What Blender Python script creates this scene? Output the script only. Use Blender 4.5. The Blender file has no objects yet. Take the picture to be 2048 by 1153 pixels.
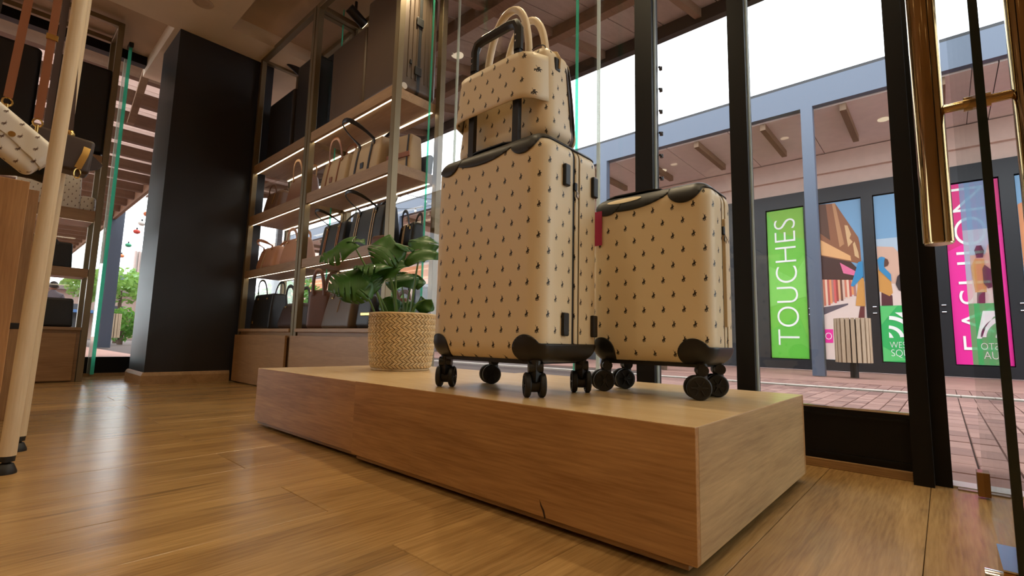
import bpy, bmesh, math, random
from math import sin, cos, pi, atan2, asin, radians, sqrt, tan, hypot
from mathutils import Vector, Matrix

sc = bpy.context.scene
COL = sc.collection
random.seed(11)

# ------------------------------------------------------------------ camera
PITCH, ROLL, YAW = 0.11202, 0.02323, -0.73351
fw = Vector((sin(YAW) * cos(PITCH), cos(YAW) * cos(PITCH), sin(PITCH)))
rt0 = Vector((cos(YAW), -sin(YAW), 0))
up0 = rt0.cross(fw)
rt = rt0 * cos(ROLL) + up0 * sin(ROLL)
up = up0 * cos(ROLL) - rt0 * sin(ROLL)
cam = bpy.data.objects.new('camera', bpy.data.cameras.new('camera'))
COL.objects.link(cam)
R3 = Matrix((rt, up, -fw)).transposed()
cam.matrix_world = Matrix.Translation((0, 0, 0.425)) @ R3.to_4x4()
cam.data.sensor_fit = 'HORIZONTAL'
cam.data.sensor_width = 36
cam.data.lens = 955.8 / 2048 * 36
cam.data.clip_start = 0.02
cam.data.clip_end = 400
sc.camera = cam

# ------------------------------------------------------------------ sky, sun, exposure
w = bpy.data.worlds.new('world')
sc.world = w
w.use_nodes = True
bg = w.node_tree.nodes['Background']
bg.inputs[0].default_value = (0.88, 0.95, 1.0, 1)
bg.inputs[1].default_value = 4.2
sun = bpy.data.objects.new('sun', bpy.data.lights.new('sun', 'SUN'))
COL.objects.link(sun)
sun.data.energy = 1.6
sun.data.angle = 0.02
sun.data.color = (1, 0.95, 0.86)
sun.rotation_euler = Vector((0.30, -0.62, -0.98)).to_track_quat('-Z', 'Y').to_euler()
sc.view_settings.view_transform = 'Standard'
sc.view_settings.look = 'None'
sc.view_settings.gamma = 1
sc.view_settings.use_curve_mapping = False
sc.view_settings.exposure = 0.0
sc.cycles.adaptive_threshold = 0.02
sc.cycles.max_bounces = 7
sc.cycles.diffuse_bounces = 3
sc.cycles.glossy_bounces = 4
sc.cycles.transparent_max_bounces = 16
SPOT_W = 58.0        # window-side track spots
DOWN_W = 26.0        # recessed downlights

# ------------------------------------------------------------------ materials
def lin(c):
    return tuple((v / 255 / 12.92) if v / 255 <= 0.04045 else ((v / 255 + 0.055) / 1.055) ** 2.4 for v in c)

MATS = {}

def nodes_of(name):
    m = bpy.data.materials.new(name)
    m.use_nodes = True
    nt = m.node_tree
    return m, nt, nt.nodes['Principled BSDF']

def mat(name, rgb, rough=0.5, metal=0.0, spec=0.5, var=0.0, vscale=8, bump=0.0, bscale=200, stretch=None, coat=0, trans=0):
    if name in MATS:
        return MATS[name]
    m, nt, p = nodes_of(name)
    N, L = nt.nodes, nt.links
    c = lin(rgb)
    p.inputs['Base Color'].default_value = (*c, 1)
    p.inputs['Roughness'].default_value = rough
    p.inputs['Metallic'].default_value = metal
    p.inputs['Specular IOR Level'].default_value = spec
    if coat:
        p.inputs['Coat Weight'].default_value = coat
    if trans:
        p.inputs['Transmission Weight'].default_value = trans
    if var or bump:
        tc = N.new('ShaderNodeTexCoord')
        mp = N.new('ShaderNodeMapping')
        L.new(tc.outputs['Object'], mp.inputs[0])
        if stretch:
            mp.inputs['Scale'].default_value = stretch
    if var:
        n = N.new('ShaderNodeTexNoise')
        n.inputs['Scale'].default_value = vscale
        n.inputs['Detail'].default_value = 5
        L.new(mp.outputs[0], n.inputs[0])
        r = N.new('ShaderNodeValToRGB')
        r.color_ramp.elements[0].position = 0.3
        r.color_ramp.elements[1].position = 0.7
        r.color_ramp.elements[0].color = (*[max(0, v * (1 - var)) for v in c], 1)
        r.color_ramp.elements[1].color = (*[min(1, v * (1 + var)) for v in c], 1)
        L.new(n.outputs[0], r.inputs[0])
        L.new(r.outputs[0], p.inputs['Base Color'])
    if bump:
        n = N.new('ShaderNodeTexNoise')
        n.inputs['Scale'].default_value = bscale
        n.inputs['Detail'].default_value = 3
        L.new(mp.outputs[0], n.inputs[0])
        b = N.new('ShaderNodeBump')
        b.inputs['Strength'].default_value = bump
        b.inputs['Distance'].default_value = 0.002
        L.new(n.outputs[0], b.inputs['Height'])
        L.new(b.outputs[0], p.inputs['Normal'])
    MATS[name] = m
    return m

def wood(name, c1, c2, axis, rough=0.45, scale=1.0, spec=0.4, knots=0.0, contrast=0.5, bump=0.15, rnd=1.0):
    if name in MATS:
        return MATS[name]
    m, nt, p = nodes_of(name)
    N, L = nt.nodes, nt.links
    tc = N.new('ShaderNodeTexCoord')
    oi = N.new('ShaderNodeObjectInfo')
    sh = N.new('ShaderNodeVectorMath'); sh.operation = 'SCALE'
    sh.inputs[0].default_value = (13.1, 7.7, 5.3)
    L.new(oi.outputs['Random'], sh.inputs['Scale'])
    ad = N.new('ShaderNodeVectorMath'); ad.operation = 'ADD'
    L.new(tc.outputs['Object'], ad.inputs[0]); L.new(sh.outputs[0], ad.inputs[1])
    mp = N.new('ShaderNodeMapping')
    s = [9.0, 9.0, 9.0]; s['XYZ'.index(axis)] = 0.9
    mp.inputs['Scale'].default_value = [v * scale for v in s]
    L.new(ad.outputs[0], mp.inputs[0])
    n1 = N.new('ShaderNodeTexNoise'); n1.inputs['Scale'].default_value = 1.0; n1.inputs['Detail'].default_value = 7
    n1.inputs['Roughness'].default_value = 0.62; n1.inputs['Distortion'].default_value = 0.9
    L.new(mp.outputs[0], n1.inputs[0])
    mp2 = N.new('ShaderNodeMapping')
    s2 = [170.0, 170.0, 170.0]; s2['XYZ'.index(axis)] = 9.0
    mp2.inputs['Scale'].default_value = s2
    L.new(ad.outputs[0], mp2.inputs[0])
    n2 = N.new('ShaderNodeTexNoise'); n2.inputs['Scale'].default_value = 1.0; n2.inputs['Detail'].default_value = 3
    L.new(mp2.outputs[0], n2.inputs[0])
    mx = N.new('ShaderNodeMath'); mx.operation = 'MULTIPLY_ADD'
    L.new(n2.outputs[0], mx.inputs[0]); mx.inputs[1].default_value = 0.62; 
    sb = N.new('ShaderNodeMath'); sb.operation = 'MULTIPLY_ADD'
    L.new(n1.outputs[0], sb.inputs[0]); sb.inputs[1].default_value = 0.95; sb.inputs[2].default_value = -0.285
    L.new(sb.outputs[0], mx.inputs[2])
    r = N.new('ShaderNodeValToRGB')
    r.color_ramp.elements[0].position = 0.5 - contrast * 0.4
    r.color_ramp.elements[1].position = 0.5 + contrast * 0.4
    r.color_ramp.elements[0].color = (*lin(c1), 1)
    r.color_ramp.elements[1].color = (*lin(c2), 1)
    L.new(mx.outputs[0], r.inputs[0])
    hv = N.new('ShaderNodeHueSaturation')
    mr = N.new('ShaderNodeMapRange')
    mr.inputs[3].default_value = 1 - 0.10 * rnd; mr.inputs[4].default_value = 1 + 0.08 * rnd
    L.new(oi.outputs['Random'], mr.inputs[0]); L.new(mr.outputs[0], hv.inputs['Value'])
    L.new(r.outputs[0], hv.inputs['Color'])
    if knots:
        mp3 = N.new('ShaderNodeMapping'); s3 = [15.0, 15.0, 15.0]; s3['XYZ'.index(axis)] = 1.1
        mp3.inputs['Scale'].default_value = s3; mp3.inputs['Location'].default_value = (3.3, 1.7, 9.1)
        L.new(ad.outputs[0], mp3.inputs[0])
        n3 = N.new('ShaderNodeTexNoise'); n3.inputs['Scale'].default_value = 1.0; n3.inputs['Detail'].default_value = 5; n3.inputs['Distortion'].default_value = 1.6
        L.new(mp3.outputs[0], n3.inputs[0])
        r3 = N.new('ShaderNodeValToRGB')
        r3.color_ramp.elements[0].position = 0.27; r3.color_ramp.elements[0].color = (1 - knots, 1 - knots, 1 - knots, 1)
        r3.color_ramp.elements[1].position = 0.38; r3.color_ramp.elements[1].color = (1, 1, 1, 1)
        L.new(n3.outputs[0], r3.inputs[0])
        ml = N.new('ShaderNodeMix'); ml.data_type = 'RGBA'; ml.blend_type = 'MULTIPLY'; ml.inputs[0].default_value = 1.0
        L.new(hv.outputs[0], ml.inputs[6]); L.new(r3.outputs[0], ml.inputs[7])
        L.new(ml.outputs[2], p.inputs['Base Color'])
    else:
        L.new(hv.outputs[0], p.inputs['Base Color'])
    p.inputs['Roughness'].default_value = rough
    p.inputs['Specular IOR Level'].default_value = spec
    b = N.new('ShaderNodeBump'); b.inputs['Strength'].default_value = bump; b.inputs['Distance'].default_value = 0.0015
    L.new(mx.outputs[0], b.inputs['Height']); L.new(b.outputs[0], p.inputs['Normal'])
    MATS[name] = m
    return m

def glass(name, tint=(1, 1, 1), refl=1.0):
    if name in MATS:
        return MATS[name]
    m = bpy.data.materials.new(name); m.use_nodes = True
    nt = m.node_tree; N, L = nt.nodes, nt.links
    N.remove(N['Principled BSDF'])
    out = N['Material Output']
    tr = N.new('ShaderNodeBsdfTransparent'); tr.inputs[0].default_value = (*tint, 1)
    gl = N.new('ShaderNodeBsdfGlossy'); gl.inputs['Roughness'].default_value = 0.0
    lw = N.new('ShaderNodeLayerWeight'); lw.inputs[0].default_value = 0.5
    pw = N.new('ShaderNodeMath'); pw.operation = 'POWER'; pw.inputs[1].default_value = 5
    L.new(lw.outputs['Facing'], pw.inputs[0])
    ma = N.new('ShaderNodeMath'); ma.operation = 'MULTIPLY_ADD'
    L.new(pw.outputs[0], ma.inputs[0]); ma.inputs[1].default_value = 0.9; ma.inputs[2].default_value = 0.035 * refl
    mix = N.new('ShaderNodeMixShader')
    L.new(ma.outputs[0], mix.inputs[0]); L.new(tr.outputs[0], mix.inputs[1]); L.new(gl.outputs[0], mix.inputs[2])
    L.new(mix.outputs[0], out.inputs[0])
    MATS[name] = m
    return m

def emis(name, rgb, strength):
    if name in MATS:
        return MATS[name]
    m, nt, p = nodes_of(name)
    p.inputs['Base Color'].default_value = (0, 0, 0, 1)
    p.inputs['Emission Color'].default_value = (*rgb, 1)
    p.inputs['Emission Strength'].default_value = strength
    MATS[name] = m
    return m

def translucent(name, rgb, back, mixf=0.5):
    if name in MATS:
        return MATS[name]
    m, nt, p = nodes_of(name)
    N, L = nt.nodes, nt.links
    p.inputs['Base Color'].default_value = (*lin(rgb), 1)
    p.inputs['Roughness'].default_value = 0.35
    t = N.new('ShaderNodeBsdfTranslucent'); t.inputs[0].default_value = (*lin(back), 1)
    mx = N.new('ShaderNodeMixShader'); mx.inputs[0].default_value = mixf
    L.new(p.outputs[0], mx.inputs[1]); L.new(t.outputs[0], mx.inputs[2])
    L.new(mx.outputs[0], N['Material Output'].inputs[0])
    MATS[name] = m
    return m

# horse-and-rider print: capsules in a unit cell, repeated in a half-drop lattice over the UV map (metres)
MOTIF = [((-0.24, -0.08), (0.14, -0.02), 0.185), ((0.14, 0.05), (0.30, 0.34), 0.11), ((0.30, 0.34), (0.42, 0.20), 0.08),
         ((-0.30, -0.15), (-0.38, -0.58), 0.075), ((-0.16, -0.2), (-0.12, -0.66), 0.07), ((0.10, -0.2), (0.02, -0.60), 0.07),
         ((0.20, -0.12), (0.32, -0.52), 0.07), ((-0.04, 0.1), (0.04, 0.56), 0.15), ((0.07, 0.76), (0.09, 0.80), 0.115),
         ((0.06, 0.46), (-0.10, 0.68), 0.06), ((-0.10, 0.66), (-0.34, 1.20), 0.035), ((-0.36, 0.02), (-0.44, -0.24), 0.055)]

def motif_group():
    g = bpy.data.node_groups.new('rider_print', 'ShaderNodeTree')
    g.interface.new_socket('UV', in_out='INPUT', socket_type='NodeSocketVector')
    s1 = g.interface.new_socket('DU', in_out='INPUT', socket_type='NodeSocketFloat')
    s2 = g.interface.new_socket('DV', in_out='INPUT', socket_type='NodeSocketFloat')
    s3 = g.interface.new_socket('Size', in_out='INPUT', socket_type='NodeSocketFloat')
    g.interface.new_socket('Fac', in_out='OUTPUT', socket_type='NodeSocketFloat')
    N, L = g.nodes, g.links
    gi = N.new('NodeGroupInput'); go = N.new('NodeGroupOutput')
    def M(op, a, b=None, c=None):
        n = N.new('ShaderNodeMath'); n.operation = op
        for i, v in enumerate((a, b, c)):
            if v is None: continue
            if isinstance(v, (int, float)): n.inputs[i].default_value = v
            else: L.new(v, n.inputs[i])
        return n.outputs[0]
    sx = N.new('ShaderNodeSeparateXYZ'); L.new(gi.outputs['UV'], sx.inputs[0])
    u = M('DIVIDE', sx.outputs[0], gi.outputs['DU']); v = M('DIVIDE', sx.outputs[1], gi.outputs['DV'])
    row = M('FLOOR', v)
    odd = M('MULTIPLY', M('FLOORED_MODULO', row, 2.0), 0.5)
    u2 = M('SUBTRACT', M('FRACT', M('ADD', u, odd)), 0.5)
    v2 = M('SUBTRACT', M('FRACT', v), 0.46)
    px = M('DIVIDE', M('MULTIPLY', u2, gi.outputs['DU']), gi.outputs['Size'])
    py = M('DIVIDE', M('MULTIPLY', v2, gi.outputs['DV']), gi.outputs['Size'])
    cb = N.new('ShaderNodeCombineXYZ'); L.new(px, cb.inputs[0]); L.new(py, cb.inputs[1])
    best = None
    for (a, b, r) in MOTIF:
        ba = (b[0] - a[0], b[1] - a[1]); bb = ba[0] ** 2 + ba[1] ** 2
        pa = N.new('ShaderNodeVectorMath'); pa.operation = 'SUBTRACT'
        L.new(cb.outputs[0], pa.inputs[0]); pa.inputs[1].default_value = (*a, 0)
        dt = N.new('ShaderNodeVectorMath'); dt.operation = 'DOT_PRODUCT'
        L.new(pa.outputs[0], dt.inputs[0]); dt.inputs[1].default_value = (ba[0] / bb, ba[1] / bb, 0)
        h = N.new('ShaderNodeClamp'); L.new(dt.outputs['Value'], h.inputs[0])
        scn = N.new('ShaderNodeVectorMath'); scn.operation = 'SCALE'; scn.inputs[0].default_value = (*ba, 0)
        L.new(h.outputs[0], scn.inputs['Scale'])
        df = N.new('ShaderNodeVectorMath'); df.operation = 'DISTANCE'
        L.new(pa.outputs[0], df.inputs[0]); L.new(scn.outputs[0], df.inputs[1])
        d = M('SUBTRACT', df.outputs['Value'], r)
        best = d if best is None else M('MINIMUM', best, d)
    L.new(M('LESS_THAN', best, 0.0), go.inputs[0])
    return g

MOTIF_G = motif_group()

def printed(name, base, ink, du, dv, size, rough=0.42, bump=0.12):
    if name in MATS:
        return MATS[name]
    m, nt, p = nodes_of(name)
    N, L = nt.nodes, nt.links
    uv = N.new('ShaderNodeUVMap'); uv.uv_map = 'UVMap'
    g = N.new('ShaderNodeGroup'); g.node_tree = MOTIF_G
    L.new(uv.outputs[0], g.inputs['UV'])
    g.inputs['DU'].default_value = du; g.inputs['DV'].default_value = dv; g.inputs['Size'].default_value = size
    mx = N.new('ShaderNodeMix'); mx.data_type = 'RGBA'
    mx.inputs[6].default_value = (*lin(base), 1); mx.inputs[7].default_value = (*lin(ink), 1)
    L.new(g.outputs[0], mx.inputs[0]); L.new(mx.outputs[2], p.inputs['Base Color'])
    p.inputs['Roughness'].default_value = rough
    n = N.new('ShaderNodeTexNoise'); n.inputs['Scale'].default_value = 350
    L.new(uv.outputs[0], n.inputs[0])
    b = N.new('ShaderNodeBump'); b.inputs['Strength'].default_value = bump; b.inputs['Distance'].default_value = 0.001
    L.new(n.outputs[0], b.inputs['Height']); L.new(b.outputs[0], p.inputs['Normal'])
    MATS[name] = m
    return m

CREAM_PRINT = printed('cream_print', (232, 214, 180), (34, 24, 18), 0.062, 0.0437, 0.0118)
CREAM_BAG = printed('cream_bag_print', (230, 212, 180), (40, 30, 24), 0.056, 0.040, 0.0112)
WHITE_PRINT = printed('white_print', (222, 216, 205), (90, 66, 52), 0.050, 0.034, 0.0100)
CREAM = mat('cream_leather', (228, 208, 172), 0.45, bump=0.1)
BLACKP = mat('black_plastic', (17, 16, 16), 0.42, bump=0.1, bscale=900)
RUBBER = mat('black_rubber', (20, 19, 18), 0.55)
ZIP = mat('black_zip', (14, 13, 13), 0.6)
BRASS = mat('polished_brass', (166, 140, 100), 0.08, 1.0)
GOLD = mat('gold_fitting', (212, 178, 110), 0.2, 1.0)
BRONZE = mat('bronze_post', (130, 116, 90), 0.42, 0.6)
FRAME = mat('black_frame', (12, 11, 11), 0.5, spec=0.25)
CHROME = mat('chrome', (200, 200, 205), 0.12, 1.0)
OAK_FLOOR = wood('oak_floor', (128, 95, 56), (196, 157, 102), 'Y', rough=0.25, scale=1.0, spec=0.55, contrast=0.84, bump=0.30, knots=0.4)
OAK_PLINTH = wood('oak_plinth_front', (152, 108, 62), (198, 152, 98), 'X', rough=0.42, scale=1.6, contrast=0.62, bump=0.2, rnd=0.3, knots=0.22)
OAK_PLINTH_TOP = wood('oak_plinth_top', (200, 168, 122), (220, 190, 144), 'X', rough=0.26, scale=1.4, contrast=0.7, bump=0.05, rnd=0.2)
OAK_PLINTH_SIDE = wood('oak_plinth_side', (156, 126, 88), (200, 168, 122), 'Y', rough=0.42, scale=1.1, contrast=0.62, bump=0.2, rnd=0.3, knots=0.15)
OAK_SHELF = wood('oak_shelf', (144, 114, 84), (178, 146, 112), 'X', rough=0.45, scale=1.2, contrast=0.7, bump=0.08, rnd=0.3)
OAK_CAB = wood('oak_cabinet', (144, 108, 72), (178, 140, 98), 'X', rough=0.45, scale=1.2, contrast=0.7, bump=0.08, rnd=0.3)
OAK_TRIM = wood('oak_trim', (122, 92, 58), (174, 136, 90), 'X', rough=0.45, scale=1.6, contrast=0.6, bump=0.1)
OAK_BASE = wood('oak_baseboard', (150, 120, 84), (184, 150, 110), 'X', rough=0.4, scale=1.0, contrast=0.6, bump=0.06)
POLE_WOOD = wood('pale_pole_wood', (196, 172, 138), (218, 198, 166), 'Z', rough=0.5, scale=1.5, contrast=0.8, bump=0.05)
PANEL_WOOD = wood('rack_panel_wood', (150, 106, 66), (190, 142, 94), 'Z', rough=0.5, scale=1.3, contrast=0.7, bump=0.1)
GLASS = glass('clear_glass')
DOORGLASS = glass('door_glass', (0.96, 0.985, 0.97), 1.4)
def edge_glass(name, diff, tint, f):
    m = translucent(name, diff, diff, 0.5)
    N, L = m.node_tree.nodes, m.node_tree.links
    tr = N.new('ShaderNodeBsdfTransparent'); tr.inputs[0].default_value = (*tint, 1)
    mx = N.new('ShaderNodeMixShader'); mx.inputs[0].default_value = f
    old = N['Material Output'].inputs[0].links[0].from_socket
    L.new(old, mx.inputs[1]); L.new(tr.outputs[0], mx.inputs[2]); L.new(mx.outputs[0], N['Material Output'].inputs[0])
    return m
GLASS_EDGE = edge_glass('green_glass_edge', (120, 224, 196), (0.42, 0.95, 0.80), 0.5)
PALE_EDGE = edge_glass('pale_glass_edge', (226, 234, 224), (0.9, 0.95, 0.9), 0.3)
DARK_EDGE = mat('dark_glass_edge', (14, 28, 22), 0.15)
LED = emis('warm_led', (1.0, 0.84, 0.58), 6.0)

# ------------------------------------------------------------------ mesh helpers
class MB:
    def __init__(s):
        s.bm = bmesh.new()

    def box(s, x0, x1, y0, y1, z0, z1, bev=0.0, seg=2):
        vs = [s.bm.verts.new(p) for p in ((x0, y0, z0), (x1, y0, z0), (x1, y1, z0), (x0, y1, z0), (x0, y0, z1), (x1, y0, z1), (x1, y1, z1), (x0, y1, z1))]
        fs = [s.bm.faces.new([vs[i] for i in f]) for f in ((3, 2, 1, 0), (4, 5, 6, 7), (0, 1, 5, 4), (1, 2, 6, 5), (2, 3, 7, 6), (3, 0, 4, 7))]
        if bev:
            es = list({e for f in fs for e in f.edges})
            bmesh.ops.bevel(s.bm, geom=es, offset=bev, segments=seg, affect='EDGES', profile=0.5)
        return s

    def cyl(s, p0, p1, r, r2=None, n=16, caps=True):
        p0, p1 = Vector(p0), Vector(p1)
        r2 = r if r2 is None else r2
        d = (p1 - p0).normalized()
        a = d.orthogonal().normalized(); b = d.cross(a)
        A = [s.bm.verts.new(p0 + (a * cos(t) + b * sin(t)) * r) for t in [2 * pi * i / n for i in range(n)]]
        B = [s.bm.verts.new(p1 + (a * cos(t) + b * sin(t)) * r2) for t in [2 * pi * i / n for i in range(n)]]
        for i in range(n):
            j = (i + 1) % n
            s.bm.faces.new((A[i], A[j], B[j], B[i]))
        if caps:
            s.bm.faces.new(A[::-1]); s.bm.faces.new(B)
        return s

    def tube(s, pts, r, n=8, closed=False, flat=None, upv=(0, 0, 1)):
        # flat=(half width, half thickness): a strap; width direction follows upv x tangent
        P = [Vector(p) for p in pts]
        m = len(P); rings = []
        up_ = Vector(upv)
        prev = None
        for i in range(m):
            t = (P[(i + 1) % m] - P[i - 1]) if closed else (P[min(i + 1, m - 1)] - P[max(i - 1, 0)])
            t.normalize()
            if flat:
                a = up_.cross(t)
                if a.length < 1e-4: a = t.orthogonal()
                a.normalize(); b = t.cross(a)
                prof = [(cos(q) * flat[0], sin(q) * flat[1]) for q in [2 * pi * k / n + pi / n for k in range(n)]] if n > 4 else [(flat[0], flat[1]), (-flat[0], flat[1]), (-flat[0], -flat[1]), (flat[0], -flat[1])]
            else:
                if prev is None: a = t.orthogonal().normalized()
                else:
                    a = prev - t * prev.dot(t)
                    a = a.normalized() if a.length > 1e-5 else t.orthogonal().normalized()
                prev = a
                b = t.cross(a)
                rr = r[i] if isinstance(r, (list, tuple)) else r
                prof = [(cos(q) * rr, sin(q) * rr) for q in [2 * pi * k / n for k in range(n)]]
            rings.append([s.bm.verts.new(P[i] + a * u + b * v) for u, v in prof])
        k = len(rings[0])
        for i in range(m if closed else m - 1):
            A, B = rings[i], rings[(i + 1) % m]
            for j in range(k):
                s.bm.faces.new((A[j], A[(j + 1) % k], B[(j + 1) % k], B[j]))
        if not closed:
            s.bm.faces.new(rings[0][::-1]); s.bm.faces.new(rings[-1])
        return s

    def lathe(s, prof, n=32, c=(0, 0)):
        rings = []
        for r, z in prof:
            if r < 1e-6: rings.append([s.bm.verts.new((c[0], c[1], z))])
            else: rings.append([s.bm.verts.new((c[0] + r * cos(2 * pi * i / n), c[1] + r * sin(2 * pi * i / n), z)) for i in range(n)])
        for A, B in zip(rings, rings[1:]):
            for i in range(n):
                j = (i + 1) % n
                if len(A) == 1 and len(B) > 1: s.bm.faces.new((A[0], B[j], B[i]))
                elif len(B) == 1 and len(A) > 1: s.bm.faces.new((A[i], A[j], B[0]))
                elif len(A) > 1: s.bm.faces.new((A[i], A[j], B[j], B[i]))
        return s

    def prism(s, poly, f0, f1):
        # poly: 2-D points; f0, f1 map a 2-D point to the two end faces
        A = [s.bm.verts.new(f0(*p)) for p in poly]; B = [s.bm.verts.new(f1(*p)) for p in poly]
        s.bm.faces.new(A[::-1]); s.bm.faces.new(B)
        for i in range(len(A)):
            j = (i + 1) % len(A)
            s.bm.faces.new((A[i], A[j], B[j], B[i]))
        return s

    def ball(s, c, r, n=8, sz=1.0):
        prof = [(r * sin(pi * k / n), c[2] - r * sz * cos(pi * k / n)) for k in range(n + 1)]
        prof[0] = (0, prof[0][1]); prof[-1] = (0, prof[-1][1])
        return s.lathe(prof, n * 2, (c[0], c[1]))

    def mesh(s, name):
        bmesh.ops.recalc_face_normals(s.bm, faces=s.bm.faces)
        me = bpy.data.meshes.new(name)
        s.bm.to_mesh(me); s.bm.free()
        return me

    def build(s, name, m, parent=None, smooth=False, loc=None, rz=None):
        return link(name, s.mesh(name), m, parent, smooth, loc, rz)

def link(name, me, m, parent=None, smooth=False, loc=None, rz=None):
    if m and not me.materials: me.materials.append(m)
    if smooth:
        for p in me.polygons: p.use_smooth = True
        try: me.set_sharp_from_angle(angle=radians(40))
        except Exception: pass
    o = bpy.data.objects.new(name, me)
    COL.objects.link(o)
    if parent: o.parent = parent
    if loc: o.location = loc
    if rz: o.rotation_euler[2] = rz
    return o

def box(name, m, dims, parent=None, bev=0.0, **k):
    return MB().box(*dims, bev=bev).build(name, m, parent, **k)

def tag(o, label=None, cat=None, group=None, kind=None):
    if label: o['label'] = label
    if cat: o['category'] = cat
    if group: o['group'] = group
    if kind: o['kind'] = kind
    return o

def empty(name, loc=(0, 0, 0), rz=0, label=None, cat=None, group=None, kind=None):
    o = bpy.data.objects.new(name, None)
    COL.objects.link(o)
    o.location = loc; o.rotation_euler[2] = rz
    o.empty_display_size = 0.05
    return tag(o, label, cat, group, kind)

def struct(o, label=None):
    return tag(o, label, kind='structure')

# rounded-box skins --------------------------------------------------
def rsamples(a, R, n, m):
    inner = a - R
    s = [-(inner + R * tan(pi / 4 * k / m)) for k in range(m, 0, -1)]
    s += [-inner + 2 * inner * k / n for k in range(n + 1)]
    s += [inner + R * tan(pi / 4 * k / m) for k in range(1, m + 1)]
    return s

def skin(half, R, n=(10, 6, 12), m=4, off=0.0, clip=None, deform=None, faces='xXyYzZ'):
    """rounded box surface as polygons of (pos, uv); uv unrolls the front (-y) face in metres"""
    a, b, c = half
    S = [rsamples(half[i], R, n[i], m) for i in range(3)]
    inner = (a - R, b - R, c - R)
    polys = []
    for ax in range(3):
        for sg in (-1, 1):
            key = 'xyz'[ax] if sg < 0 else 'XYZ'[ax]
            if key not in faces: continue
            i1, i2 = [i for i in range(3) if i != ax]
            grid = []
            for s1 in S[i1]:
                rowv = []
                for s2 in S[i2]:
                    p = [0, 0, 0]; p[ax] = sg * half[ax]; p[i1] = s1; p[i2] = s2
                    q = Vector([max(-inner[i], min(inner[i], p[i])) for i in range(3)])
                    nn = (Vector(p) - q).normalized()
                    pos = q + nn * (R + off)
                    if key in 'yY':
                        uu = q.x + R * atan2(nn.x, abs(nn.y)); vv = q.z + R * atan2(nn.z, abs(nn.y))
                        if key == 'Y': uu += 0.031
                    elif key in 'xX':
                        uu = sg * (inner[0] + R * atan2(abs(nn.x), -nn.y) + (q.y + inner[1])); vv = q.z + R * asin(max(-1, min(1, nn.z)))
                    else:
                        uu = q.x + R * atan2(nn.x, abs(nn.z)); vv = sg * (inner[2] + R * atan2(abs(nn.z), -nn.y) + (q.y + inner[1]))
                    if deform: pos = Vector(deform(pos))
                    rowv.append((pos, (uu, vv)))
                grid.append(rowv)
            for i in range(len(grid) - 1):
                for j in range(len(grid[0]) - 1):
                    pl = [grid[i][j], grid[i + 1][j], grid[i + 1][j + 1], grid[i][j + 1]]
                    if clip:
                        fv = [clip(p[0]) for p in pl]
                        if all(f > 0 for f in fv): continue
                        if any(f > 0 for f in fv):
                            o = []
                            for k in range(4):
                                A, B = pl[k], pl[(k + 1) % 4]; fa, fb = fv[k], fv[(k + 1) % 4]
                                if fa <= 0: o.append(A)
                                if (fa <= 0) != (fb <= 0):
                                    t = fa / (fa - fb)
                                    o.append((A[0].lerp(B[0], t), (A[1][0] + (B[1][0] - A[1][0]) * t, A[1][1] + (B[1][1] - A[1][1]) * t)))
                            pl = o
                            if len(pl) < 3: continue
                    polys.append(pl)
    return polys

def skin_obj(name, polys, m, parent=None, solid=0.0, smooth=True, loc=None, rz=None):
    bm = bmesh.new(); uvl = bm.loops.layers.uv.new('UVMap')
    cache = {}
    for pl in polys:
        vs = []; uvs = []
        for p, t in pl:
            k = (round(p.x, 5), round(p.y, 5), round(p.z, 5))
            v = cache.get(k)
            if v is None: v = cache[k] = bm.verts.new(p)
            if v in vs: continue
            vs.append(v); uvs.append(t)
        if len(vs) < 3: continue
        try: f = bm.faces.new(vs)
        except ValueError: continue
        for l, t in zip(f.loops, uvs): l[uvl].uv = t
    bmesh.ops.recalc_face_normals(bm, faces=bm.faces)
    me = bpy.data.meshes.new(name); bm.to_mesh(me); bm.free()
    o = link(name, me, m, parent, False, loc, rz)
    if smooth:
        for p in me.polygons: p.use_smooth = True
    if solid:
        md = o.modifiers.new('solid', 'SOLIDIFY'); md.thickness = solid; md.offset = -1
    return o

def arc_pts(p0, p1, h, n=12, upv=(0, 0, 1), p=0.75):
    """hoop from p0 to p1 rising by h along upv (squarish when p < 1)"""
    p0, p1, U = Vector(p0), Vector(p1), Vector(upv)
    o = []
    for i in range(n + 1):
        t = pi * i / n
        x = cos(t); z = sin(t)
        x = (abs(x) ** p) * (1 if x >= 0 else -1); z = abs(z) ** p
        o.append((p0 + p1) / 2 + (p0 - p1) / 2 * x + U * (h * z))
    return o

# ================================================================== THE ROOM
FY = 2.12            # street glass line
FX = -6.15           # side glass line
XR, YB = 4.0, -4.0   # walls behind the camera
CEIL = 3.17
PAINT = mat('warm_white_paint', (226, 210, 184), 0.7, var=0.04, vscale=3)
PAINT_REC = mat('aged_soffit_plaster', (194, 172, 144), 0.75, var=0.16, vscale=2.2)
CHAR = mat('charcoal_paint', (34, 34, 38), 0.42, var=0.08, vscale=5, bump=0.06, bscale=60)
BACKW = mat('wall_paint', (214, 192, 160), 0.6)

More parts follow.
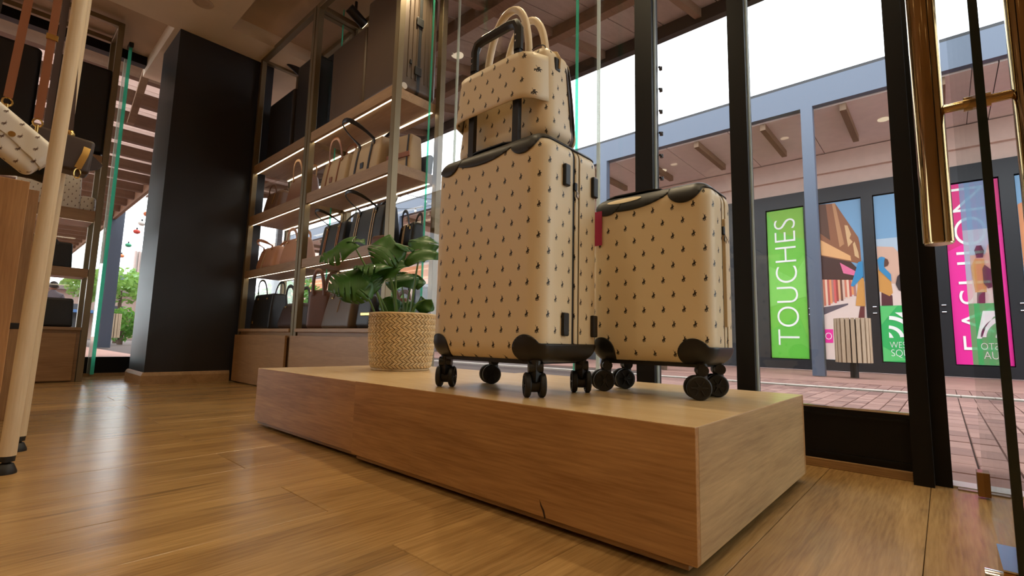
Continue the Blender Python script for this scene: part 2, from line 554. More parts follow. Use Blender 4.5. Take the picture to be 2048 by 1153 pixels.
# floor: oak planks laid towards the street, every board an own piece
floor = struct(MB().box(FX - 0.05, XR, YB, FY + 0.06, -0.12, -0.012).build('floor', mat('screed', (60, 44, 30), 0.8)), 'oak plank floor of the shop')
PW, PL = 0.274, 2.44
meshes = {}
k = 0
x = -0.055 - PW * 23
row = -23
while x < XR:
    x0, x1 = max(x, FX), min(x + PW, XR)
    if x1 - x0 > 0.03:
        j0 = 0.62 if row % 2 else -0.30
        y = j0 - PL * 3
        while y < FY - 0.02:
            y0, y1 = max(y, YB), min(y + PL, FY - 0.012)
            if y1 - y0 > 0.03:
                wv, lv = round(x1 - x0, 3), round(y1 - y0, 3)
                if (wv, lv) not in meshes:
                    meshes[(wv, lv)] = MB().box(0.0007, wv - 0.0007, 0.0007, lv - 0.0007, -0.012, 0.0, bev=0.0012, seg=1).mesh('plank')
                link('plank', meshes[(wv, lv)], OAK_FLOOR, floor, loc=(x0, y0, 0))
            y += PL
    x += PW; row += 1

# ceiling with two shallow recesses
c = MB()
c.box(-5.0, XR, YB, 1.26, CEIL, 3.5); c.box(-5.0, -4.6, 1.26, FY + 0.1, CEIL, 3.5); c.box(FX - 0.1, -5.0, 0.92, FY + 0.1, CEIL, 3.5)
ceiling = struct(c.build('ceiling', PAINT), 'beige painted ceiling with shallow recesses')
box('recess_panel', PAINT_REC, (FX - 0.1, -5.0, YB, 0.92, 3.33, 3.5), ceiling)
box('recess_panel', PAINT_REC, (-4.6, XR, 1.26, FY + 0.1, 3.30, 3.5), ceiling)
struct(box('wall_back', BACKW, (FX - 0.1, XR + 0.1, YB - 0.1, YB, 0, 3.5)), 'cream wall at the back of the shop')
struct(box('wall_right', BACKW, (XR, XR + 0.1, YB, FY + 0.1, 0, 3.5)), 'cream side wall of the shop')

# charcoal pier with an oak baseboard
struct(box('wall_pier', CHAR, (-5.56, -4.966, 0.96, 1.775, 0, CEIL + 0.01)), 'dark charcoal painted pier between the windows')
b = MB()
prof = [(0, 0), (0.022, 0), (0.022, 0.072), (0.018, 0.082), (0.014, 0.092), (0.006, 0.10), (0, 0.10)]
b.prism(prof, lambda u, v: (-5.56 - u, 0.96 - u, v), lambda u, v: (-4.966 + u, 0.96 - u, v))
b.prism(prof, lambda u, v: (-4.966 + u, 0.96 - u, v), lambda u, v: (-4.966 + u, 1.60, v))
struct(b.build('baseboard_pier', OAK_BASE), 'oak baseboard around the foot of the dark pier')

# street front: black frame, kick panel, glass, glass fins
def pane(parent, dims, m=GLASS):
    return box('pane', m, dims, parent)

win1 = struct(empty('window_1'), 'frameless street window behind the shelves with glass fins')
xs = [-6.15, -4.97, -3.75, -2.47, -1.303]
for a, b_ in zip(xs, xs[1:]):
    pane(win1, (a + 0.004, b_ - 0.004, FY - 0.006, FY + 0.006, 0.216, 3.30))
pane(win1, (-1.299, -1.08, FY - 0.006, FY + 0.006, 0.216, 3.30))
box('kick_panel', FRAME, (-6.15, -1.08, FY - 0.02, FY + 0.02, 0.03, 0.216), win1)
box('sill_bead', CHROME, (-6.15, -1.08, FY - 0.022, FY - 0.012, 0.212, 0.219), win1)
box('window_head', FRAME, (-6.15, -1.08, FY - 0.03, FY + 0.03, 3.22, 3.31), win1)

def fin(parent, x, y0, y1, along='y'):
    t = 0.0075 if along == 'y' else 0.014
    if along == 'y':
        f = box('glass_fin', GLASS, (x - t, x + t, y0 + 0.002, y1, 0.03, 3.29), parent)
        box('fin_edge', GLASS_EDGE, (x - t, x + t, y0 - 0.003, y0 + 0.002, 0.03, 3.29), f)
        box('fin_bead', PALE_EDGE, (x - t - 0.001, x + t + 0.001, y1 - 0.012, y1 - 0.002, 0.2, 3.29), f)
    else:
        f = box('glass_fin', GLASS, (y0, y1 - 0.002, x - t, x + t, 0.03, 3.32), parent)
        box('fin_edge', GLASS_EDGE, (y1 - 0.002, y1 + 0.003, x - t, x + t, 0.03, 3.32), f)
        box('fin_bead', PALE_EDGE, (y0 + 0.002, y0 + 0.03, x - t - 0.001, x + t + 0.001, 0.03, 3.32), f)
    return f

for xf in (-1.303, -2.47, -3.75):
    fin(win1, xf, 1.90 if xf > -2 else 1.875, FY - 0.008)

win2 = struct(empty('window_2'), 'black framed street windows beside the glass door')
for a, b_ in ((-1.08, -0.99), (-0.634, -0.565)):
    mu = box('mullion', FRAME, (a, b_, FY - 0.035, FY + 0.035, 0.0, 3.31), win2)
    box('glazing_bead', PALE_EDGE, (b_, b_ + 0.006, FY - 0.012, FY + 0.004, 0.216, 3.3), mu)
for a, b_ in ((-0.99, -0.634), (-0.565, -0.096)):
    pane(win2, (a, b_, FY - 0.006, FY + 0.006, 0.216, 3.30))
    box('kick_panel', FRAME, (a, b_, FY - 0.02, FY + 0.02, 0.03, 0.216), win2)
    box('sill_bead', CHROME, (a, b_, FY - 0.024, FY - 0.012, 0.212, 0.219), win2)
    kb = MB()
    for zz in (0.05, 0.19):
        kb.box(a + 0.004, b_ - 0.004, FY - 0.026, FY - 0.02, zz - 0.004, zz + 0.004)
    kb.build('kick_bead', FRAME, win2)
jm = MB().box(-0.096, -0.045, 2.045, FY + 0.05, 0.0, 3.31).box(-0.045, -0.003, FY - 0.03, FY + 0.05, 0.0, 3.31)
jm.build('door_jamb', FRAME, win2)
box('window_head', FRAME, (-1.08, XR, FY - 0.03, FY + 0.03, 3.0, 3.31), win2)
# small clips along the mullions, outside, that carry the string lights
for xc in (-0.984, -0.648):
    for i in range(12):
        z = 0.55 + i * 0.115
        ck = MB().cyl((xc, FY + 0.036, z), (xc, FY + 0.06, z), 0.006, n=8)
        ck.cyl((xc, FY + 0.055, z - 0.008), (xc, FY + 0.055, z + 0.008), 0.009, n=8)
        ck.build('clip', BLACKP, win2)

win3 = struct(empty('window_3'), 'street window to the right of the door opening')
box('mullion', FRAME, (1.05, 1.12, FY - 0.035, FY + 0.035, 0, 3.0), win3)
box('kick_panel', FRAME, (1.12, XR, FY - 0.02, FY + 0.02, 0.03, 0.216), win3)
pane(win3, (1.12, XR, FY - 0.006, FY + 0.006, 0.216, 3.0))

trim = struct(MB().box(-4.9, -0.098, FY - 0.032, FY - 0.018, 0.0, 0.030, bev=0.002).build('trim_1', OAK_TRIM), 'oak skirting strip under the black kick panel')
th = struct(MB().box(-0.003, 1.05, 2.105, 2.19, -0.012, 0.006).build('trim_2', mat('threshold_metal', (205, 202, 196), 0.35, 0.6)), 'pale metal threshold strip in the doorway')
for a, b_ in ((0.008, 0.054), (0.09, 0.14)):
    box('floor_spring_cover', mat('brushed_steel', (170, 160, 145), 0.3, 0.9), (a, b_, 2.075, 2.105, -0.002, 0.004), th)

# side glass wall
win4 = struct(empty('window_4'), 'frameless side window behind the left shelves')
for a, b_ in ((YB, 0.749), (0.757, FY)):
    pane(win4, (FX - 0.006, FX + 0.006, a, b_, 0.185, 3.32))
box('kick_panel', FRAME, (FX - 0.02, FX + 0.02, YB, FY, 0.03, 0.185), win4)
box('floor_channel', OAK_TRIM, (FX - 0.02, FX + 0.03, YB, FY, -0.01, 0.03), win4)
box('window_head', FRAME, (FX - 0.05, FX + 0.05, YB, FY, 3.235, 3.34), win4)
fin(win4, 0.753, FX + 0.008, -5.93, along='x')
MB().box(-6.00, -5.90, 0.735, 0.772, 3.285, 3.33, bev=0.004).build('fin_clamp', BLACKP, win4)

# open glass door with long brass pull handles
door = struct(empty('door_1', (0.0705, 2.04, 0)), 'frameless glass door standing open with polished brass pull handles')
T = 0.006
box('pane', DOORGLASS, (-T, T, -0.945, 0.0, 0.014, 2.55), door)
box('pane_edge', DARK_EDGE, (-T, T, -0.953, -0.945, 0.014, 2.55), door)
h = MB()
h.cyl((-0.066, -0.868, 0.625), (-0.066, -0.868, 1.95), 0.0225, n=28)
pull = h.build('pull_handle', BRASS, door, True)
MB().cyl((-0.066, -0.868, 0.6225), (-0.066, -0.868, 0.6255), 0.0205, n=28).build('end_cap', mat('pale_brass', (226, 206, 160), 0.25, 1.0), pull, True)
MB().cyl((0.066, -0.868, 0.625), (0.066, -0.868, 1.95), 0.0225, n=28).build('pull_handle', BRASS, door, True)
for z in (0.878, 1.72):
    MB().cyl((-0.060, -0.868, z), (0.060, -0.868, z), 0.0085, n=18).cyl((-0.018, -0.868, z), (-T, -0.868, z), 0.013, n=18).cyl((T, -0.868, z), (0.018, -0.868, z), 0.013, n=18).build('handle_bolt', BRASS, door, True)
pt = MB().box(-0.021, 0.021, -0.93, -0.79, 0.008, 0.085, bev=0.002).build('patch_lock', mat('bronze_mirror', (170, 130, 84), 0.12, 1.0), door)
box('cover_plate', CHROME, (-0.021, 0.021, -0.93, -0.79, 0.085, 0.0875), pt)
MB().cyl((-0.021, -0.84, 0.045), (-0.040, -0.84, 0.045), 0.012, n=20).build('lock_cylinder', CHROME, pt, True)
MB().box(-0.020, 0.020, -0.035, 0.02, 0.006, 0.075, bev=0.002).build('pivot_hinge', mat('bronze_satin', (150, 118, 80), 0.3, 1.0), door)

# ------------------------------------------------------------------ lamps
def lamp(name, loc, energy, size, blend, tgt, col=(1, 0.80, 0.50), parent=None, rad=0.035):
    l = bpy.data.lights.new(name, 'SPOT')
    l.energy = energy; l.spot_size = radians(size); l.spot_blend = blend; l.color = col; l.shadow_soft_size = rad
    o = bpy.data.objects.new(name, l); COL.objects.link(o)
    o.location = loc
    o.rotation_euler = (Vector(tgt) - Vector(loc)).to_track_quat('-Z', 'Y').to_euler()
    return o

LENS = emis('lamp_lens', (1, 0.78, 0.5), 5.0)
RINGM = mat('downlight_ring', (200, 178, 150), 0.5)
spot_names = ['over the pier corner', 'over the gap between the shelf bays', 'above the plant basket', 'above the stacked luggage', 'above the glass door', 'beyond the door handle']
for i, xs_ in enumerate((-4.79, -3.59, -2.39, -1.19, 0.01, 1.21)):
    top = Vector((xs_, 1.90, 3.30)); 
    d = Vector((0.0, -0.30, -1)).normalized() if xs_ > -2.5 else Vector((0.0, 0.80, -0.42)).normalized()
    t = empty('ceiling_spotlight', top, label='black cylinder ceiling spotlight ' + spot_names[i], cat='spotlight', group='ceiling spotlights along the street window')
    MB().cyl((0, 0, 0), (0, 0, -0.10), 0.012, n=10).build('stem', BLACKP, t, True)
    c0 = Vector((0, 0, -0.12)); a = c0 - d * 0.07; e = c0 + d * 0.10
    hd = MB().cyl(a, e, 0.042, n=24).build('head', BLACKP, t, True)
    MB().cyl(e + d * 0.001, e + d * 0.003, 0.034, n=24).build('lens', LENS, t)
    lamp('spot_light', top + e + d * 0.02, SPOT_W * (0.3 if xs_ < -2.5 else (0.35 if xs_ > -0.5 else 1)), 95, 0.7, top + e + d * 2)

for xs_ in (-4.42, -2.9, -1.4, 0.1, 1.6, 3.0):
    for ys in (0.985, -0.9, -2.6):
        seen = (xs_, ys) == (-4.42, 0.985)
        if not seen and ys > 0.5 and xs_ < -3: continue
        if seen:
            t = empty('downlight', (xs_, ys, CEIL), label='round recessed ceiling downlight above the dark pier corner', cat='downlight')
        else:
            t = link('downlight', MB().lathe([(0.06, -0.001), (0.079, -0.001), (0.079, 0.0)], 24).mesh('downlight'), RINGM, ceiling, loc=(xs_, ys, CEIL))
        MB().lathe([(0.052, -0.001), (0.075, -0.004), (0.078, 0.0), (0.05, 0.0)], 28).build('ring', RINGM, t, True)
        MB().lathe([(0, -0.0012), (0.05, -0.0012)], 24).build('lens', RINGM if seen else LENS, t)
        if not seen:
            lamp('down_light', (xs_, ys, CEIL - 0.02), DOWN_W, 120, 0.6, (xs_, ys, 0), rad=0.05)

# ================================================================== OUTSIDE
PAV = [mat('paver_a', (146, 108, 98), 0.75, var=0.10, vscale=12), mat('paver_b', (132, 96, 88), 0.75, var=0.10, vscale=12), mat('paver_c', (156, 118, 108), 0.75, var=0.10, vscale=12)]
JOINT = mat('paver_joint', (74, 58, 52), 0.9)
STEEL = mat('blue_grey_steel', (88, 98, 114), 0.45)
DSTEEL = mat('dark_shop_steel', (28, 29, 33), 0.4)
SOFF = mat('pink_grey_soffit', (222, 206, 198), 0.7, var=0.04)
RAFT = wood('rafter_wood', (112, 86, 64), (148, 118, 92), 'Y', rough=0.6, contrast=0.8, rnd=0.5)
BOARD = wood('soffit_board_wood', (160, 146, 134), (188, 174, 162), 'Y', rough=0.65, contrast=0.9, rnd=0.5)
PLAST = mat('street_plaster', (204, 178, 164), 0.7, var=0.04)

pav = struct(box('pavement', JOINT, (-60, 30, FY + 0.04, 60, -0.2, -0.022)), 'brick paved street outside the shop')
box('paved_side', mat('side_paving', (176, 134, 120), 0.75, var=0.12, vscale=3), (-60, FX - 0.02, -20, FY + 0.04, -0.2, -0.010), pav)
box('paved_far', mat('far_paving', (158, 118, 106), 0.75, var=0.12, vscale=4), (-60, 30, 7.65, 60, -0.2, -0.010), pav)
pw, pl = 0.112, 0.205
rest = MB(); pm = MB().box(0.003, pw - 0.003, 0.003, pl - 0.003, -0.022, 0, bev=0.003, seg=1).mesh('paver')
pms = []
for m_ in PAV:
    me = pm.copy(); me.materials.append(m_); pms.append(me)
npav = 0
y = 2.2
j = 0
while y < 7.4:
    if 6.36 < y + pl * 0.5 < 6.56:
        y += 0.2; j += 1; continue
    x = -3.4
    while x < 0.9:
        q = (x + pw / 2) / (y + pl / 2)
        near = (-0.272 < q < -0.02 and y > 4.05) or (0.0 < q < 0.09 and y < 5.2) 
        if near and npav < 298:
            link('paver', pms[(npav * 7 + j) % 3], None, pav, loc=(x, y, -0.006 + random.uniform(-0.0015, 0.0015)))
            npav += 1
        else:
            rest.box(x + 0.003, x + pw - 0.003, y + 0.003, y + pl - 0.003, -0.028, -0.006)
        x += pw
    y += pl; j += 1
tag(rest.build('paving_rest', PAV[0], pav), kind='stuff')
kb = MB()
x = -8.0
while x < 3:
    kb.box(x, x + 0.294, 6.37, 6.55, -0.03, 0.004); x += 0.3
kb.build('drain_channel', mat('drain_stone', (196, 184, 172), 0.7, var=0.1), pav)

# canopy over the pavement in front of the shop (boards, purlins, rafters, fascia)
can = struct(empty('roof_canopy'), 'timber boarded canopy over the pavement outside')
def cz(y): return 3.42 + (y - 2.2) * 0.25
x = -13.0; bmesh_board = None
while x < 4.0:
    mb = MB(); e0, e1 = 2.2, 5.0
    mb.prism([(x + 0.006, 0), (x + 0.294, 0), (x + 0.294, 0.03), (x + 0.006, 0.03)], lambda u, v: (u, e0, cz(e0) + v), lambda u, v: (u, e1, cz(e1) + v))
    mb.build('soffit_board', BOARD, can); x += 0.3
box('roof_sheet', DSTEEL, (-13, 4, 2.2, 5.0, 4.20, 4.24), can)
for yy in (2.9, 3.9):
    box('purlin', RAFT, (-13, 4, yy - 0.05, yy + 0.05, cz(yy) - 0.14, cz(yy) + 0.01), can)
for i in range(15):
    xx = -12.6 + i * 1.2
    MB().prism([(xx - 0.035, -0.10), (xx + 0.035, -0.10), (xx + 0.035, 0), (xx - 0.035, 0)], lambda u, v: (u, 2.2, cz(2.2) + v), lambda u, v: (u, 4.95, cz(4.95) + v)).build('rafter', RAFT, can)
box('fascia', DSTEEL, (-13, 4, 4.95, 5.04, 3.955, 4.35), can)
for xx in (-7.9, -12.6):
    box('canopy_post', DSTEEL, (xx - 0.06, xx + 0.06, 4.9, 5.02, 0, 4.1), can)
for i, xx in enumerate((-6.1, -4.0, -2.3)):
    MB().cyl((xx, 3.4, cz(3.4) - 0.012), (xx, 3.4, cz(3.4) - 0.002), 0.07, n=20).build('soffit_lamp', emis('soffit_lamp', (1, 0.8, 0.55), 0.7), can)

# canopy outside the side window: beams across, pale sheets between
can2 = struct(empty('roof_pergola'), 'timber beamed canopy outside the side window')
BEAMW = wood('beam_wood', (84, 60, 42), (114, 86, 64), 'Y', rough=0.6, contrast=0.8, rnd=0.5)
SHEET = translucent('pinkish_sheet', (238, 226, 220), (224, 206, 198), 0.45)
for i in range(26):
    xx = -7.55 - i * 0.88
    box('beam', BEAMW, (xx - 0.06, xx + 0.06, -5, 2.25, 3.68, 3.86), can2)
    sb_ = MB()
    for kx in range(4):
        sb_.box(xx - 0.06 + kx * 0.22, xx + 0.165 + kx * 0.22, -5, 2.25, 3.87 + 0.012 * (kx % 2), 3.88 + 0.012 * (kx % 2))
    sb_.build('roof_sheet', SHEET, can2)
box('fascia', RAFT, (-30, FX - 0.1, 2.25, 2.32, 3.62, 3.98), can2)
MB().prism([(-6.5, 3.6), (-6.42, 3.6), (-7.3, 3.0), (-7.38, 3.0)], lambda u, v: (u, 0.98, v), lambda u, v: (u, 1.05, v)).build('brace', RAFT, can2)
box('canopy_post', mat('shadowed_post', (58, 64, 78), 0.5), (-17.7, -17.3, 2.18, 2.52, 0, 3.9), can2)  # shade on this post is put into its darkened colour

# opposite arcade ------------------------------------------------------
far = struct(empty('wall_arcade'), 'shopping arcade across the street with dark shopfront and deep eaves')
YF = 11.4
box('fascia_wall', PLAST, (-30, 9, YF, YF + 0.3, 3.72, 6.0), far)
box('fascia_band', PLAST, (-30, 9, YF - 0.10, YF, 4.02, 4.42), far)
box('door_header', DSTEEL, (-30, 9, YF - 0.05, YF + 0.1, 3.42, 3.72), far)
box('shop_back', DSTEEL, (-4.2, 9, YF + 0.1, YF + 0.14, 0, 3.72), far)
box('base_rail', DSTEEL, (-4.2, 9, YF - 0.05, YF + 0.1, 0.0, 0.20), far)
bx = [(-4.2, -2.76), (-2.03, -1.76), (-1.05, -0.87), (-0.14, 0.14), (0.86, 1.04), (1.76, 2.06), (2.78, 2.96), (3.68, 9.0)]
for a, b_ in bx:
    box('door_stile', DSTEEL, (a, b_, YF - 0.05, YF + 0.1, 0.2, 3.42), far)
for xx in (-0.93, 0.045, 1.0, -1.98):
    hs = MB()
    for zz in (1.12, 1.24):
        hs.cyl((xx - 0.03, YF - 0.075, zz), (xx + 0.03, YF - 0.075, zz), 0.012, n=8)
    hs.build('door_stile_latch', CHROME, far)
# eaves
for i in range(26):
    x0 = -22 + i * 1.2
    box('soffit_panel', SOFF, (x0 + 0.006, x0 + 1.194, 9.1, YF, 4.44, 4.47), far)
    MB().prism([(x0 + 0.55, -0.12), (x0 + 0.64, -0.12), (x0 + 0.64, 0.0), (x0 + 0.55, 0.0)], lambda u, v: (u, 9.1, 4.44 + v), lambda u, v: (u, 10.7, 4.44 + v)).build('eave_rafter', RAFT, far)
box('roof_sheet', DSTEEL, (-22, 9.2, 8.95, YF + 0.3, 4.90, 4.95), far)
for i in range(8):
    x0 = -22 + i * 3.9
    box('eave_beam', STEEL, (x0 + 0.005, x0 + 3.895, 8.95, 9.08, 4.46, 4.90), far)
    bo = MB().box(x0 - 0.07, x0 + 0.07, 8.935, 8.95, 4.48, 4.88)
    for dx in (-0.05, 0.05):
        for dz in (4.55, 4.80):
            bo.cyl((x0 + dx, 8.925, dz), (x0 + dx, 8.936, dz), 0.014, n=8)
    bo.build('splice_plate', STEEL, far)
for xx in (-1.49, -5.4, -9.3, -13.2, 2.4):
    box('arcade_column', STEEL, (xx - 0.085, xx + 0.085, 8.92, 9.06, 0, 4.46), far)
for i, xx in enumerate((-4.6, -3.0, -0.55, 1.2)):
    MB().cyl((xx, 10.2, 4.428), (xx, 10.2, 4.44), 0.09, n=20).build('soffit_lamp', emis('soffit_lamp', (1, 0.8, 0.55), 0.7), far)
# shops further along: orange fronted units with dark framed windows
ORNG = mat('orange_fascia', (206, 132, 84), 0.6)
SHOPG = mat('shop_dark_glass', (60, 62, 66), 0.12, spec=0.6)
box('sign_band', ORNG, (-30, -9.3, YF - 0.12, YF - 0.02, 2.55, 3.3), far)
box('shop_wall', PLAST, (-30, -4.2, YF, YF + 0.2, 0, 3.42), far)
for i in range(9):
    x0 = -6.3 - i * 2.3
    f_ = MB()
    f_.box(x0, x0 + 0.1, YF - 0.08, YF, 0, 2.55); f_.box(x0 + 1.9, x0 + 2.0, YF - 0.08, YF, 0, 2.55)
    f_.box(x0 + 0.1, x0 + 1.9, YF - 0.08, YF, 2.4, 2.55); f_.box(x0 + 0.1, x0 + 1.9, YF - 0.08, YF, 0, 0.25); f_.box(x0 + 0.96, x0 + 1.04, YF - 0.08, YF, 0.25, 2.4)
    wf = f_.build('shop_window', DSTEEL, far)
    for a, b_ in ((0.1, 0.96), (1.04, 1.9)):
        box('shop_pane', SHOPG, (x0 + a, x0 + b_, YF - 0.03, YF - 0.01, 0.25, 2.4), wf)

# posters ----------------------------------------------------------------
YP = YF - 0.006
def flat(name, poly, m, parent, lay):
    mb = MB(); yy = YP - 0.004 * lay
    mb.prism(poly, lambda u, v: (u, yy, v), lambda u, v: (u, yy + 0.003, v))
    return mb.build(name, m, parent)

def pm_(n, rgb): return mat('print_' + n, rgb, 0.45)

def text(name, s, size, x, z, m, parent, lay, vertical=False, mirror=False, width=None):
    cu = bpy.data.curves.new(name, 'FONT'); cu.body = s; cu.size = size; cu.extrude = 0.001; cu.offset = -0.016 * size
    o = bpy.data.objects.new(name, cu); COL.objects.link(o)
    cu.materials.append(m)
    o.parent = parent
    if vertical:
        o.matrix_local = Matrix(((0, -1, 0, x), (0, 0, -1, YP - 0.004 * lay), (1, 0, 0, z), (0, 0, 0, 1)))
    else:
        o.matrix_local = Matrix(((1, 0, 0, x), (0, 0, -1, YP - 0.004 * lay), (0, 1, 0, z), (0, 0, 0, 1)))
    bpy.context.view_layer.update()
    me = bpy.data.meshes.new_from_object(o.evaluated_get(bpy.context.evaluated_depsgraph_get()))
    ml = o.matrix_local.copy()
    bpy.data.objects.remove(o); 
    xs_ = [v.co.x for v in me.vertices]
    k = width / (max(xs_) - min(xs_)) if width else 1.0
    me.transform(ml @ Matrix.Diagonal((k, 1, 1, 1)))
    return link(name, me, m, parent)

WHT = pm_('white', (244, 244, 240))
def poster(label, x0, x1, rgb, nm):
    t = empty('poster', (0, 0, 0), label=label, cat='poster', group='window posters across the street')
    box('sheet', pm_(nm, rgb), (x0, x1, YP, YP + 0.02, 0.215, 3.40), t)
    return t

p1 = poster('green poster with white sideways lettering TOUCHES', -2.745, -2.045, (112, 196, 62), 'green')
for i, (poly, c_) in enumerate((([(-2.74, 3.39), (-2.05, 3.39), (-2.05, 2.7), (-2.5, 2.9)], (128, 186, 58)), ([(-2.74, 2.2), (-2.3, 1.9), (-2.05, 2.3), (-2.05, 1.5), (-2.74, 1.3)], (126, 206, 84)), ([(-2.74, 0.8), (-2.2, 1.1), (-2.05, 0.6), (-2.05, 0.23), (-2.74, 0.23)], (98, 190, 62)))):
    flat('tint_shape', poly, pm_('green_%d' % i, c_), p1, 1 + i * 0.3)
text('lettering', 'TOUCHES', 0.60, -2.20, 0.47, WHT, p1, 3, vertical=True, width=2.70)

p2 = poster('market street poster with clothes rail and brown shopfront', -1.80, -1.06, (120, 164, 200), 'sky')
flat('brown_facade', [(-1.795, 3.395), (-1.48, 3.38), (-1.13, 2.63), (-1.11, 2.51), (-1.10, 2.09), (-1.795, 2.33)], pm_('brown', (146, 92, 60)), p2, 1)
flat('shaded_facade', [(-1.795, 3.395), (-1.64, 3.39), (-1.59, 2.62), (-1.79, 2.82)], pm_('darkbrown', (92, 58, 40)), p2, 2)
flat('hanging_sign', [(-1.53, 3.38), (-1.48, 3.38), (-1.36, 2.52), (-1.44, 2.46)], pm_('tan', (190, 138, 96)), p2, 2)
flat('sign_letters', [(-1.34, 2.9), (-1.29, 2.89), (-1.24, 2.70), (-1.27, 2.62), (-1.22, 2.55), (-1.30, 2.45)], pm_('tan2', (216, 176, 128)), p2, 2)
flat('sign_letters', [(-1.22, 2.50), (-1.19, 2.55), (-1.14, 2.33), (-1.13, 2.20), (-1.20, 2.26)], pm_('tan2', (216, 176, 128)), p2, 2)
flat('awning', [(-1.795, 2.68), (-1.27, 2.27), (-1.26, 2.17), (-1.795, 2.35)], pm_('apricot', (228, 172, 116)), p2, 2)
flat('shop_shade', [(-1.795, 2.33), (-1.27, 2.15), (-1.09, 1.9), (-1.09, 1.75), (-1.78, 1.80)], pm_('umber', (70, 40, 34)), p2, 2)
flat('pink_awning', [(-1.45, 2.15), (-1.17, 1.93), (-1.19, 1.86), (-1.40, 1.93)], pm_('rose', (226, 110, 150)), p2, 3)
flat('street', [(-1.795, 1.80), (-1.065, 1.75), (-1.065, 0.22), (-1.795, 0.22)], pm_('pale', (224, 200, 190)), p2, 1.5)
flat('street_shadow', [(-1.79, 1.26), (-1.35, 1.33), (-1.35, 1.30), (-1.79, 1.10)], pm_('slate', (96, 84, 92)), p2, 2)
cl = [(214, 180, 160), (206, 120, 96), (232, 196, 170), (186, 88, 80), (226, 150, 100), (176, 120, 110), (214, 96, 92), (160, 70, 60), (222, 168, 130), (110, 66, 52)]
for i in range(16):
    xa = -1.79 + i * 0.036
    zb = 1.26 + i * 0.014 + (i % 3) * 0.02
    flat('garment', [(xa, 1.83 - i * 0.003), (xa + 0.036, 1.83 - i * 0.003), (xa + 0.040, zb), (xa + 0.004, zb)], pm_('cloth%d' % (i % 10), cl[i % 10]), p2, 3)
flat('coat', [(-1.15, 1.89), (-1.075, 1.79), (-1.08, 1.26), (-1.23, 1.28)], pm_('mustard', (206, 146, 74)), p2, 4)
flat('scarf', [(-1.15, 2.13), (-1.08, 2.15), (-1.08, 1.85), (-1.25, 1.65), (-1.29, 1.67)], pm_('scarf', (52, 136, 186)), p2, 5)
flat('leg', [(-1.2, 1.03), (-1.16, 1.26), (-1.09, 1.26), (-1.1, 1.03)], pm_('wine', (104, 46, 46)), p2, 3)
flat('pink_square', [(-1.78, 0.82), (-1.62, 0.82), (-1.63, 0.55), (-1.78, 0.55)], pm_('magenta', (232, 40, 150)), p2, 3)
text('lettering', 'O', 0.20, -1.765, 0.615, WHT, p2, 4, width=0.11)

p3 = poster('poster of woman in blue headscarf above green logo block', -0.855, -0.15, (124, 168, 204), 'sky')
flat('sky_haze', [(-0.85, 2.55), (-0.155, 2.55), (-0.155, 1.6), (-0.85, 1.6)], pm_('haze', (178, 196, 212)), p3, 1)
flat('sand_building', [(-0.85, 2.41), (-0.6, 2.37), (-0.53, 2.26), (-0.49, 2.1), (-0.30, 2.1), (-0.30, 1.59), (-0.85, 1.6)], pm_('sand', (214, 172, 150)), p3, 2)
flat('street', [(-0.85, 1.68), (-0.155, 1.66), (-0.155, 1.24), (-0.85, 1.24)], pm_('pale', (224, 200, 190)), p3, 3)
flat('coat', [(-0.85, 1.96), (-0.75, 1.93), (-0.67, 1.76), (-0.65, 1.5), (-0.7, 1.44), (-0.85, 1.54)], pm_('mustard', (206, 146, 74)), p3, 4)
flat('legs', [(-0.82, 1.55), (-0.66, 1.45), (-0.66, 1.25), (-0.83, 1.25)], pm_('plum', (86, 40, 46)), p3, 3.5)
flat('face', [(-0.74, 2.17), (-0.695, 2.14), (-0.68, 2.07), (-0.70, 2.02), (-0.75, 2.0)], pm_('skin', (96, 58, 44)), p3, 5)
flat('headscarf', [(-0.85, 2.14), (-0.82, 2.19), (-0.78, 2.2), (-0.73, 2.175), (-0.75, 2.10), (-0.755, 2.0), (-0.74, 1.97), (-0.66, 1.85), (-0.66, 1.71), (-0.83, 1.94)], pm_('scarf', (52, 136, 186)), p3, 6)
flat('other_coat', [(-0.47, 2.02), (-0.36, 2.04), (-0.30, 1.9), (-0.33, 1.45), (-0.47, 1.45)], pm_('mustard', (206, 146, 74)), p3, 4)
flat('other_legs', [(-0.45, 1.45), (-0.35, 1.45), (-0.34, 1.25), (-0.44, 1.25)], pm_('plum', (86, 40, 46)), p3, 3.5)
flat('other_head', [(-0.46, 2.05), (-0.38, 2.05), (-0.36, 2.18), (-0.39, 2.26), (-0.45, 2.26), (-0.48, 2.16)], pm_('hair', (38, 26, 24)), p3, 5)
flat('backpack', [(-0.47, 1.92), (-0.44, 1.85), (-0.44, 1.6), (-0.49, 1.51), (-0.56, 1.54), (-0.6, 1.66), (-0.57, 1.8)], pm_('pack', (52, 40, 44)), p3, 6)
flat('logo_block', [(-0.853, 1.26), (-0.152, 1.26), (-0.152, 0.217), (-0.853, 0.217)], pm_('logo_green', (46, 176, 92)), p3, 7)
flat('logo_tint', [(-0.85, 1.25), (-0.6, 1.25), (-0.85, 0.9)], pm_('logo_green2', (90, 196, 110)), p3, 8)
flat('logo_tint', [(-0.85, 0.50), (-0.5, 0.25), (-0.85, 0.22)], pm_('logo_green2', (90, 196, 110)), p3, 8)
def arc_band(cx, cz_, r0, r1, a0, a1):
    n = 12; A = [radians(a0 + (a1 - a0) * i / n) for i in range(n + 1)]
    return [(cx + r1 * cos(t), cz_ + r1 * sin(t)) for t in A] + [(cx + r0 * cos(t), cz_ + r0 * sin(t)) for t in A[::-1]]
for r0, r1 in ((0.17, 0.23), (0.34, 0.41)):
    flat('logo_arc', arc_band(-0.755, 0.66, r0, r1, 4, 86), WHT, p3, 9)
